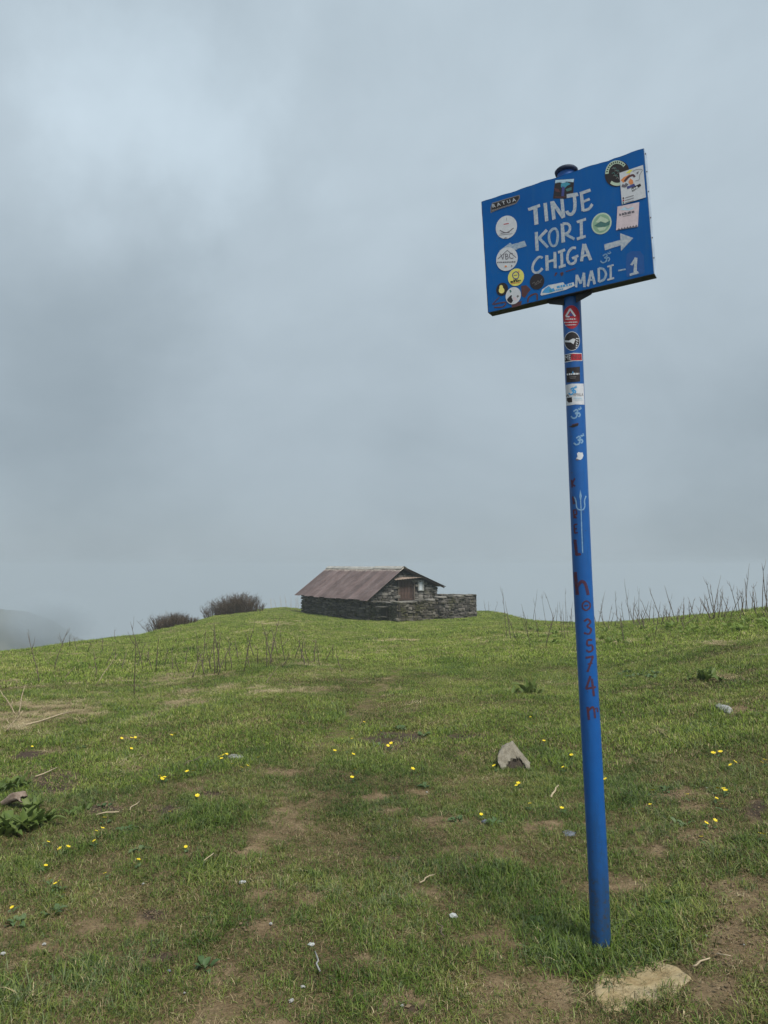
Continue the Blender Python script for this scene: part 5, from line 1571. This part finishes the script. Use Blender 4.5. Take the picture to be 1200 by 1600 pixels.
def stalk(bpx, bpy_, tpx, tpy, label, group, pale=False, thick=1.0):
    g = hit(bpx, bpy_); u = px_size(g)
    hgt = max((bpy_ - tpy) * u, 0.12); dx = (tpx - bpx) * u
    o = bpy.data.objects.new('dry_stalk', rg.choice(SPALE if pale else SDARK)); COL.objects.link(o)
    o.location = (g.x, g.y, gz(g.x, g.y) + 0.0)
    th_ = thick * rg.uniform(0.8, 1.15)
    ln = math.hypot(hgt, dx)
    o.scale = (th_, th_, ln)
    tilt = Matrix.Rotation(math.atan2(dx, hgt), 4, 'Y') @ Matrix.Rotation(rg.uniform(-.08, .08), 4, 'X') @ Matrix.Rotation(rg.uniform(0, 6.28), 4, 'Z')
    o.rotation_euler = tilt.to_euler()
    tag(o, label, 'stalk', group)
LS = [(62, 1069, 54, 988), (84, 1047, 90, 983), (99, 1012, 101, 996), (108, 1012, 109, 990), (120, 1017, 120, 996), (160, 1018, 160, 992), (180, 1000, 180, 984),
      (244, 1052, 258, 993), (271, 1047, 268, 1010), (309, 1036, 308, 988), (316, 1041, 316, 986), (327, 1043, 323, 999), (335, 1054, 333, 975), (338, 1052, 331, 990), (345, 1052, 343, 971),
      (381, 1050, 392, 966), (427, 1037, 422, 970), (425, 1020, 428, 960), (150, 1058, 158, 1020), (165, 1040, 168, 1012), (300, 1060, 306, 1018), (352, 1050, 362, 1022), (290, 1040, 286, 1012),
      (460, 1030, 456, 1002), (483, 1040, 480, 1000), (508, 1034, 512, 1006), (535, 1052, 534, 1022), (190, 1046, 196, 1018), (230, 1035, 236, 1008), (372, 1030, 370, 1000), (404, 1040, 402, 1010), (440, 1044, 446, 1018),
      (205, 1020, 210, 996), (137, 1020, 141, 1000), (416, 1044, 420, 985), (421, 1040, 415, 990), (446, 1036, 450, 985), (470, 1032, 474, 990), (476, 1040, 470, 996), (490, 1036, 494, 1000), (500, 1042, 503, 998), (362, 1046, 358, 996), (340, 1056, 348, 1000), (330, 1050, 326, 1000),
      (320, 1056, 318, 1010), (398, 1026, 394, 985), (435, 1024, 433, 980), (280, 1052, 276, 1022), (258, 1040, 262, 1014), (238, 1050, 232, 1016), (180, 1034, 176, 1008), (215, 1040, 222, 1004), (520, 1030, 524, 1002), (390, 1046, 386, 1012)]
for s_ in LS:
    x_ = s_[0]
    lb = 'thin dry stalk at the far left of the slope, before the far ridge' if x_ < 130 else 'thin dry stalk on the slope below the smaller shrub' if x_ < 300 else \
        'thin dry stalk in the cluster on the slope below the larger shrub' if x_ < 400 else 'thin dry stalk in the meadow just left of and below the hut'
    stalk(*s_, lb, 'dry stalks on the left slope')
stalk(209, 1087, 198, 996, 'tallest dark dry stalk standing nearest on the left slope, kinked near its top', 'dry stalks on the left slope', thick=0.95)
stalk(224, 1047, 218, 970, 'tall dark dry stalk crossing the skyline left of the smaller shrub', 'dry stalks on the left slope', thick=0.95)
for s_ in ((27, 1120, 5, 1076), (29, 1120, 29, 1075), (9, 1145, 11, 1112), (148, 1072, 162, 1018), (100, 1062, 108, 1038), (120, 1030, 150, 1055), (414, 1070, 428, 1038)):
    stalk(*s_, 'pale straw coloured stalk in the dry grass of the left slope', 'pale stalks on the left slope', True, 0.9)
for s_ in ((440, 952, 436, 930), (448, 953, 449, 928), (455, 955, 453, 932), (462, 957, 462, 934), (466, 958, 468, 930), (432, 951, 430, 935), (424, 951, 426, 936)):
    stalk(*s_, 'thin pale stalk on the skyline at the left end of the hut', 'stalks left of the hut', True, 1.2)
C7 = lambda x, y: (720 + x / 2.5, 880 + y / 2.5)
MS = [(98, 195, 96, 140), (112, 195, 118, 150), (130, 198, 135, 148), (180, 290, 166, 95), (197, 300, 190, 150), (222, 310, 192, 185), (258, 235, 230, 190), (275, 330, 256, 160), (280, 235, 285, 100), (265, 290, 250, 200), (330, 328, 336, 190),
      (332, 240, 322, 120), (366, 235, 340, 118), (306, 300, 300, 180), (372, 238, 366, 150), (396, 290, 380, 150), (412, 245, 412, 98), (390, 240, 396, 160), (425, 250, 430, 150), (405, 300, 400, 190), (350, 260, 360, 170), (436, 255, 438, 175), (418, 290, 424, 180)]
for s_ in MS: stalk(*C7(s_[0], s_[1]), *C7(s_[2], s_[3]), 'thin dry stalk on the skyline between yard wall and blue post', 'dry stalks between hut and post', thick=0.9)
RS = [(530, 240, 528, 150), (535, 245, 552, 105), (560, 245, 530, 180), (570, 260, 560, 185), (585, 240, 590, 190), (612, 235, 600, 105), (640, 240, 610, 160), (662, 230, 658, 62), (680, 245, 660, 140), (690, 240, 692, 100), (702, 240, 704, 165), (742, 230, 710, 135), (735, 235, 738, 145),
      (780, 220, 760, 90), (790, 230, 786, 160), (765, 235, 772, 150), (802, 225, 800, 180), (838, 220, 822, 85), (845, 225, 850, 150), (873, 215, 868, 130), (890, 220, 885, 150), (916, 215, 908, 130), (930, 215, 935, 150), (942, 215, 945, 120), (975, 220, 962, 140),
      (990, 190, 960, 50), (985, 195, 1046, 48), (1010, 205, 1000, 130), (1025, 205, 1012, 120), (1050, 200, 1040, 110), (1080, 195, 1075, 70), (1090, 195, 1098, 90), (1110, 195, 1112, 2), (1120, 195, 1126, 60), (1102, 195, 1088, 110), (1135, 190, 1150, 80),
      (1160, 190, 1155, 90), (1178, 185, 1192, 55), (1190, 185, 1180, 40), (1198, 190, 1198, 0), (1148, 190, 1140, 110), (1060, 200, 1095, 105), (640, 310, 640, 190), (875, 260, 872, 180), (760, 280, 785, 200), (675, 240, 672, 130), (1005, 195, 1030, 100)]
def rlab(px): return 'thin dry stalk on the skyline close to the right side of the post' if px < 1010 else 'thin dry stalk on the skyline midway between post and right edge' if px < 1100 else 'thin dry stalk in the tall thicket at the right edge of the skyline'
for s_ in RS: stalk(*C7(s_[0], s_[1]), *C7(s_[2], s_[3]), rlab(C7(s_[0], 0)[0]), 'dry stalks right of the post', thick=1.0)
for k in range(50):
    px = rg.uniform(945, 1210)
    by = np.interp(px, [945, 960, 1050, 1120, 1215], [978, 980, 972, 965, 958]) + rg.uniform(-1, 9)
    stalk(px, by, px + rg.uniform(-8, 8), by - rg.uniform(12, 42) * (1.3 if px > 1100 else 1), rlab(px), 'dry stalks right of the post', thick=rg.uniform(0.8, 1.25))

# ------------------------------------------------------------------ leafless shrubs on the skyline
def shrub(px0, px1, py_top, base_l, base_r, depth, n_st, label, seed, lopsided):
    rg = random.Random(seed)
    pm = (px0 + px1) / 2
    d = ray(pm, (base_l + base_r) / 2); c = Vector((d.x / d.y * depth, depth, 0)); c.z = gz(c.x, c.y)
    u = depth / F
    root = empty('shrub', c); tag(root, label, 'shrub', 'leafless shrubs on the skyline')
    W_ = (px1 - px0) / 2 * u
    top = EYE + ray(pm, py_top).z * depth / ray(pm, py_top).y
    q = MB(); tips = MB()
    for k in range(n_st):
        s = max(-1, min(1, rg.gauss(0, 0.52))); v_ = rg.uniform(-1, 1)
        x0 = c.x + s * W_ * 0.86; y0 = c.y + v_ * W_ * 0.42
        g = gz(x0, y0) - c.z
        pk = np.interp(s, *lopsided) * math.sqrt(max(1 - 0.6 * v_ * v_, 0.1))
        H = max((top - c.z) * pk - g, 0.3) * (0.40 + 0.72 * rg.random() ** 0.8)
        x = x0 - c.x; y = y0 - c.y
        lx = s * 0.34 + rg.gauss(0, .22); ly = v_ * 0.25 + rg.gauss(0, .2)
        p0 = Vector((x, y, g - 0.05)); p1 = Vector((x + lx * H * .35, y + ly * H * .35, g + H * 0.5)); p2 = Vector((x + lx * H * 0.9, y + ly * H, g + H))
        q.tube([p0, p1, p2], [0.013, 0.009, 0.0035], 4)
        for j in range(6):
            t_ = rg.uniform(0.25, 0.95); st_ = p1.lerp(p2, (t_ - .5) * 2) if t_ > .5 else p0.lerp(p1, t_ * 2)
            a = rg.uniform(0, 6.28); L = H * rg.uniform(0.12, 0.30)
            e = st_ + Vector((math.cos(a) * L * 0.8, math.sin(a) * L * 0.8, L * rg.uniform(0.4, 0.9)))
            tips.tube([st_, e], [0.0065, 0.003], 3)
            if rg.random() < 0.6:
                e2 = e + Vector((rg.uniform(-.1, .1), rg.uniform(-.1, .1), rg.uniform(.05, .13))); tips.tube([st_.lerp(e, 0.6), e2], [0.0045, 0.002], 3)
    q.build('stems', M['shrub'], root); tips.build('twigs', M['shrub_tip'], root)
shrub(319, 413, 931, 974, 952, 49.5, 760, 'larger brown leafless shrub on the skyline nearer the hut', 1, ([-1, -0.6, -0.2, 0.15, 0.5, 0.85, 1], [0.40, 0.72, 0.98, 1.12, 1.02, 0.98, 0.6]))
shrub(233, 308, 964, 994, 982, 41.5, 620, 'smaller brown leafless shrub on the skyline farther left', 2, ([-1, -0.7, -0.2, 0.15, 0.6, 1], [0.6, 1.0, 1.15, 1.25, 1.1, 0.8]))

# ------------------------------------------------------------------ grass
HID = bpy.data.collections.new('grass_kit')      # blades kept out of the scene, instanced on the meadow
def clump(name, n_bl, rad, hl, wd, spread, mats, weights, lean0=0.1, bend=1.1, seed=0, seg=3):
    """a tuft of bent blades; mats index by weight"""
    rg = random.Random(seed)
    v, f, mi = [], [], []
    for k in range(n_bl):
        a = rg.uniform(0, 6.283); r0 = rad * math.sqrt(rg.random())
        x0, y0 = math.cos(a) * r0, math.sin(a) * r0
        b_ = rg.uniform(0, 6.283); L = rg.uniform(*hl); w_ = wd * rg.uniform(0.7, 1.25)
        lean_ = abs(rg.gauss(0, spread)) + lean0; curve = rg.uniform(0.2, bend)
        dx, dy = math.cos(b_), math.sin(b_); nx_, ny_ = -dy, dx
        m_ = rg.choices(range(len(mats)), weights)[0]
        base = len(v); h = 0.0; rch = 0.0
        for s in range(seg + 1):
            t_ = s / seg
            ang = min(lean_ + curve * t_, 1.75)
            if s > 0: h += L / seg * math.cos(ang); rch += L / seg * math.sin(ang)
            ww = w_ * (1 - 0.85 * t_ ** 1.6) / 2
            x, y, z = x0 + dx * rch, y0 + dy * rch, max(h, 0.0) - (0.012 if s == 0 else 0)
            if s < seg:
                v += [(x - nx_ * ww, y - ny_ * ww, z), (x + nx_ * ww, y + ny_ * ww, z)]
            else:
                v.append((x, y, z))
        for s in range(seg - 1):
            i = base + 2 * s; f.append((i, i + 1, i + 3, i + 2)); mi.append(m_)
        i = base + 2 * (seg - 1); f.append((i, i + 1, i + 2)); mi.append(m_)
    me = mesh(name, v, f, True, mi)
    for mm in mats: me.materials.append(mm)
    o = bpy.data.objects.new(name, me); HID.objects.link(o)
    return o
KIT = []
def kit(prefix, count, *args):
    s = len(KIT)
    for k in range(count): KIT.append(clump('%03d_%s' % (len(KIT), prefix), *args, seed=500 + len(KIT)))
    return list(range(s, s + count))
DK_, LT = M['dark_blade'], M['light_blade']
G, ST, TH_, BL, FR = M['blade'], M['straw'], M['thatch'], M['blue_blade'], M['blade_far']
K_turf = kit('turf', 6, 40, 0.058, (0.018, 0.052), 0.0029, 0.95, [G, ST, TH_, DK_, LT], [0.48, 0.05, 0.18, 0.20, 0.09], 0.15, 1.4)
K_moss = kit('thatch', 6, 40, 0.062, (0.012, 0.040), 0.0025, 0.8, [TH_, ST, G, DK_], [0.46, 0.11, 0.27, 0.16], 0.45, 1.4)
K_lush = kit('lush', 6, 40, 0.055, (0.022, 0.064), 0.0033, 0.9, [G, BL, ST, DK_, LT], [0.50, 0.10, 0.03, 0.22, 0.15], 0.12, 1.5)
K_blue = kit('pale_tuft', 4, 42, 0.055, (0.024, 0.070), 0.0031, 0.9, [BL, G, ST, DK_, LT], [0.45, 0.20, 0.05, 0.18, 0.12], 0.12, 1.5)
K_mid = kit('mid', 6, 60, 0.12, (0.018, 0.052), 0.0048, 0.95, [FR, G, ST, TH_, DK_, LT], [0.34, 0.30, 0.04, 0.10, 0.16, 0.06], 0.15, 1.4)
K_midbrown = kit('mid_brown', 4, 60, 0.12, (0.012, 0.036), 0.0050, 1.0, [TH_, G, ST, DK_], [0.40, 0.32, 0.12, 0.16])
K_midtuft = kit('mid_tuft', 5, 50, 0.09, (0.030, 0.085), 0.0046, 0.75, [FR, BL, G, DK_], [0.42, 0.22, 0.18, 0.18])
K_far = kit('far', 6, 90, 0.32, (0.025, 0.075), 0.011, 0.9, [FR, G, ST, DK_], [0.66, 0.14, 0.08, 0.12])
K_fartuft = kit('far_tuft', 4, 60, 0.17, (0.05, 0.13), 0.010, 0.75, [FR, G, DK_], [0.5, 0.25, 0.25])
K_hay = kit('hay', 4, 34, 0.10, (0.06, 0.20), 0.0040, 0.25, [ST, TH_], [0.85, 0.15], 1.15, 0.5)
K_hayfar = kit('hay_far', 3, 44, 0.20, (0.05, 0.16), 0.009, 0.3, [ST, FR], [0.85, 0.15], 1.05, 0.6)
M['clod'] = rock_mat('earth_clod', [(0.3, (0.095, 0.066, 0.038)), (0.55, (0.175, 0.128, 0.076)), (0.8, (0.29, 0.235, 0.165))], 60)
def grit(k):
    rg = random.Random(900 + k); q = MB()
    for j in range(16):
        c_ = Vector((rg.uniform(-.06, .06), rg.uniform(-.06, .06), 0)); s_ = rg.uniform(0.0025, 0.0075) * (1.6 if rg.random() < 0.1 else 1)
        P = [Vector(v) * s_ * rg.uniform(0.7, 1.3) for v in ((1, 0, .1), (0, 1, .1), (-1, 0, .1), (0, -1, .1), (rg.uniform(-.3, .3), 0, .8), (0, 0, -.5))]
        q.add([c_ + v for v in P], [(0, 1, 4), (1, 2, 4), (2, 3, 4), (3, 0, 4), (1, 0, 5), (2, 1, 5), (3, 2, 5), (0, 3, 5)])
    me = mesh('grit', q.v, q.f); me.materials.append(M['clod'])
    o = bpy.data.objects.new('%03d_grit' % len(KIT), me); HID.objects.link(o); KIT.append(o)
K_grit = list(range(len(KIT), len(KIT) + 5))
for k in range(5): grit(k)
P_pos, P_sc, P_id = [], [], []
def scatter(n, r0, r1, half, choose):
    r = np.sqrt(RNG.uniform(r0 * r0, r1 * r1, n)); a = np.radians(RNG.uniform(-half, half, n))
    x, y = r * np.sin(a), r * np.cos(a)
    cv, dk, st, lu, tn, tr = fields(x, y)
    u = RNG.random(n)
    keep, sc, idx = choose(x, y, r, cv, dk, st, lu, tn, tr, u)
    # nothing grows through the hut, the yard wall or the pole
    qx, qy = x - H0.x, y - H0.y
    ha, hb = qx * GA.x + qy * GA.y, qx * LB.x + qy * LB.y
    keep &= ~((ha > 0.25) & (ha < 6.0) & (hb > -2.95) & (hb < 10.2))
    keep &= np.hypot(x - PB.x, y - PB.y) > PR + 0.005
    for p, rad in NOGROW: keep &= (np.hypot(x - p[0], (y - p[1])) > rad)
    k = np.nonzero(keep)[0]
    P_pos.append(np.stack([x[k], y[k], ground_z(x[k], y[k])], 1)); P_sc.append(sc[k]); P_id.append(idx[k])
sb = hit(1000, 1545)
NOGROW = [((hit(803, 1198).x, hit(803, 1198).y + 0.02), 0.07)] + [((sb.x + dx, sb.y), 0.095) for dx in (-0.12, -0.05, 0.03, 0.10, 0.16)]
pick = lambda ids, n: RNG.choice(np.array(ids), n)
def near(x, y, r, cv, dk, st, lu, tn, tr, u):
    n = len(x)
    nn = fbm(x * 2.6, y * 2.6, 61, 3); n4 = fbm(x * 0.9, y * 0.9, 71, 2)
    lush = RNG.random(n) < np.clip(lu * 0.62, 0, 0.6) + np.clip((nn - 0.50) * 2.4, 0, 0.5)
    dry = RNG.random(n) < np.clip((0.62 - nn) * 3.2, 0.14, 0.72)
    idx = pick(K_turf, n)
    idx = np.where(dry, pick(K_moss, n), idx)
    idx = np.where(lush, np.where(RNG.random(n) < np.clip((n4 - 0.42) * 3, 0.05, 0.7), pick(K_blue, n), pick(K_lush, n)), idx)
    idx = np.where((u > cv) & (u < cv + 0.20 * (1 - dk)), pick(K_moss, n), idx)
    idx = np.where(RNG.random(n) < 0.010, pick(K_hay, n), idx)
    keep = u < cv + 0.20 * (1 - dk) * (1 - 0.6 * tn)
    sc = RNG.uniform(0.70, 1.25, n) * (0.75 + 0.35 * cv) * (1 + 0.40 * lu * (r < 6)) * np.where(np.isin(idx, K_hay), 0.5, 1)
    return keep, sc, idx
def mid(x, y, r, cv, dk, st, lu, tn, tr, u):
    n = len(x)
    nn = fbm(x * 1.3, y * 1.3, 63, 3)
    idx = pick(K_mid, n)
    n5 = fbm(x * 1.1 + 3, y * 1.6, 91, 3)
    idx = np.where(RNG.random(n) < np.clip((n5 - 0.50) * 5, 0, 0.75), pick(K_midbrown, n), idx)
    idx = np.where(RNG.random(n) < np.clip((nn - 0.55) * 3, 0, 0.45), pick(K_midtuft, n), idx)
    hay = RNG.random(n) < st * 0.8 + 0.006
    idx = np.where(hay, pick(K_hay, n), idx)
    sc = RNG.uniform(0.75, 1.25, n) * (0.75 + 0.5 * nn) * np.where(tr > 0.4, 0.55, 1)
    return (u < cv + 0.03) & ((dk < 0.4) | (u < 0.12)), sc, idx
def far(x, y, r, cv, dk, st, lu, tn, tr, u):
    n = len(x)
    nn = fbm(x * 0.5, y * 0.5, 65, 3)
    idx = pick(K_far, n)
    dryn = fbm(x * 1.5, y * 1.9, 67, 3)
    hay = (RNG.random(n) < st * 0.8 + 0.02 + np.clip((dryn - 0.60) * 3.5, 0, 0.5) * np.clip((3 - x) / 10 + 0.35, 0.25, 1))
    idx = np.where(RNG.random(n) < np.clip((nn - 0.54) * 2.5, 0, 0.3), pick(K_fartuft, n), idx)
    idx = np.where(hay, pick(K_hayfar, n), idx)
    sc = RNG.uniform(0.7, 1.2, n) * (0.7 + 0.6 * nn) * np.where(tr > 0.4, 0.65, 1)
    return (u < cv + 0.1), sc, idx
scatter(34000, 0.8, 7.5, 41, near)
scatter(56000, 6.8, 17, 39, mid)
scatter(70000, 15.5, 62, 37, far)
ns = 95   # long tuft round the foot of the pole
an, ra = RNG.uniform(0, 6.283, ns), PR + 0.01 + 0.26 * RNG.random(ns) ** 0.8
sx_, sy_ = PB.x + np.cos(an) * ra * 1.25 + 0.03, PB.y + np.sin(an) * ra
okk = np.ones(ns, bool)
for p, rad in NOGROW[1:]: okk &= np.hypot(sx_ - p[0], sy_ - p[1]) > rad + 0.02
sx_, sy_ = sx_[okk], sy_[okk]; ns = len(sx_)
P_pos.append(np.stack([sx_, sy_, ground_z(sx_, sy_)], 1)); P_sc.append(RNG.uniform(1.1, 1.8, ns)); P_id.append(np.where(RNG.random(ns) < 0.5, pick(K_lush, ns), pick(K_blue, ns)))
def gritty(x, y, r, cv, dk, st, lu, tn, tr, u):
    k_ = u < np.clip(tn * 0.9 + dk * 0.6 + (0.35 - cv) * 0.6, 0, 0.8)
    return k_, RNG.uniform(0.5, 1.5, len(x)), pick(K_grit, len(x))
scatter(9000, 1.2, 8.0, 38, gritty)
ns = 34   # dead grass blown over the slab
sx_, sy_ = sb.x + RNG.uniform(-0.17, 0.2, ns), sb.y + RNG.uniform(-0.10, 0.10, ns)
P_pos.append(np.stack([sx_, sy_, ground_z(sx_, sy_) + 0.008], 1)); P_sc.append(RNG.uniform(0.18, 0.40, ns)); P_id.append(np.where(RNG.random(ns) < 0.55, pick(K_hay, ns), pick(K_moss, ns)))
pos = np.concatenate(P_pos); scl = np.concatenate(P_sc); ids = np.concatenate(P_id)
me = bpy.data.meshes.new('grass')
me.vertices.add(len(pos)); me.vertices.foreach_set('co', pos.astype(np.float32).ravel())
for nme, typ, val in (('sc', 'FLOAT', scl.astype(np.float32)), ('pick', 'INT', ids.astype(np.int32))):
    at = me.attributes.new(nme, typ, 'POINT'); at.data.foreach_set('value', val)
rot = np.stack([RNG.uniform(-.12, .12, len(pos)), RNG.uniform(-.12, .12, len(pos)), RNG.uniform(0, 6.283, len(pos))], 1).astype(np.float32)
at = me.attributes.new('rot', 'FLOAT_VECTOR', 'POINT'); at.data.foreach_set('vector', rot.ravel())
grass = link('grass', me)
tag(grass, 'short green meadow grass with dry and bare spots', 'grass', kind='stuff')
ng = bpy.data.node_groups.new('meadow', 'GeometryNodeTree')
ng.interface.new_socket('Geometry', in_out='INPUT', socket_type='NodeSocketGeometry')
ng.interface.new_socket('Geometry', in_out='OUTPUT', socket_type='NodeSocketGeometry')
gi, go = N(ng, 'NodeGroupInput'), N(ng, 'NodeGroupOutput')
ip = N(ng, 'GeometryNodeInstanceOnPoints'); ci = N(ng, 'GeometryNodeCollectionInfo')
ci.inputs['Collection'].default_value = HID; ci.inputs['Separate Children'].default_value = True; ci.inputs['Reset Children'].default_value = True
def na(nm, typ):
    a = N(ng, 'GeometryNodeInputNamedAttribute', data_type=typ); a.inputs[0].default_value = nm; return a.outputs[0]
ng.links.new(gi.outputs[0], ip.inputs['Points']); ng.links.new(ci.outputs[0], ip.inputs['Instance'])
ip.inputs['Pick Instance'].default_value = True
ng.links.new(na('pick', 'INT'), ip.inputs['Instance Index']); ng.links.new(na('rot', 'FLOAT_VECTOR'), ip.inputs['Rotation']); ng.links.new(na('sc', 'FLOAT'), ip.inputs['Scale'])
ng.links.new(ip.outputs[0], go.inputs[0])
md = grass.modifiers.new('meadow', 'NODES'); md.node_group = ng

# ------------------------------------------------------------------ haze
zmin = min(v.co.z for v in ground.data.vertices)
q = MB(); q.box((0, 0, (zmin - 1 + 6) / 2), (1500, 1500, 6 - zmin + 1))
hz = q.build('haze', None)
m = bpy.data.materials.new('haze'); m.use_nodes = True; t = m.node_tree; t.nodes.clear()
o = N(t, 'ShaderNodeOutputMaterial'); vol = N(t, 'ShaderNodeVolumePrincipled')
vol.inputs['Color'].default_value = (0.60, 0.67, 0.72, 1); vol.inputs['Density'].default_value = 0.0014; vol.inputs['Anisotropy'].default_value = 0.1
t.links.new(vol.outputs[0], o.inputs['Volume'])
hz.data.materials.append(m)
tag(hz, 'thin pale mountain haze', 'haze', kind='stuff')

# bank of cloud drifting over the far ridge
def cloud_bank():
    dpt = 400.0
    d = ray(78, 976); c = Vector((d.x, d.y, d.z)) * (dpt / d.y) + CAM
    bm = bmesh.new(); bmesh.ops.create_icosphere(bm, subdivisions=3, radius=1)
    me = bpy.data.meshes.new('cloud'); bm.to_mesh(me); bm.free()
    m = bpy.data.materials.new('cloud'); m.use_nodes = True; t = m.node_tree; t.nodes.clear()
    o = N(t, 'ShaderNodeOutputMaterial'); vol = N(t, 'ShaderNodeVolumePrincipled')
    tcn = N(t, 'ShaderNodeTexCoord')
    ln = N(t, 'ShaderNodeVectorMath', operation='LENGTH'); t.links.new(tcn.outputs['Object'], ln.inputs[0])
    nz = noise(t, 2.2, 4, 0.55, tcn.outputs['Object'])
    mr = N(t, 'ShaderNodeMapRange', interpolation_type='SMOOTHSTEP'); t.links.new(ln.outputs['Value'], mr.inputs[0]); mr.inputs[1].default_value = 1.0; mr.inputs[2].default_value = 0.25; mr.inputs[3].default_value = 0.0; mr.inputs[4].default_value = 1.0
    mm = N(t, 'ShaderNodeMath', operation='MULTIPLY'); t.links.new(mr.outputs[0], mm.inputs[0]); t.links.new(nz.outputs[0], mm.inputs[1])
    m2 = N(t, 'ShaderNodeMath', operation='MULTIPLY'); t.links.new(mm.outputs[0], m2.inputs[0]); m2.inputs[1].default_value = 0.13
    t.links.new(m2.outputs[0], vol.inputs['Density']); vol.inputs['Color'].default_value = (0.60, 0.67, 0.72, 1); vol.inputs['Anisotropy'].default_value = 0.1
    t.links.new(vol.outputs[0], o.inputs['Volume'])
    me.materials.append(m)
    ob = link('cloud', me); ob.location = c + Vector((0, 0, 2)); ob.scale = (37, 26, 20)
    tag(ob, 'soft bank of cloud over the dark far ridge at left', 'cloud', kind='stuff')
cloud_bank()
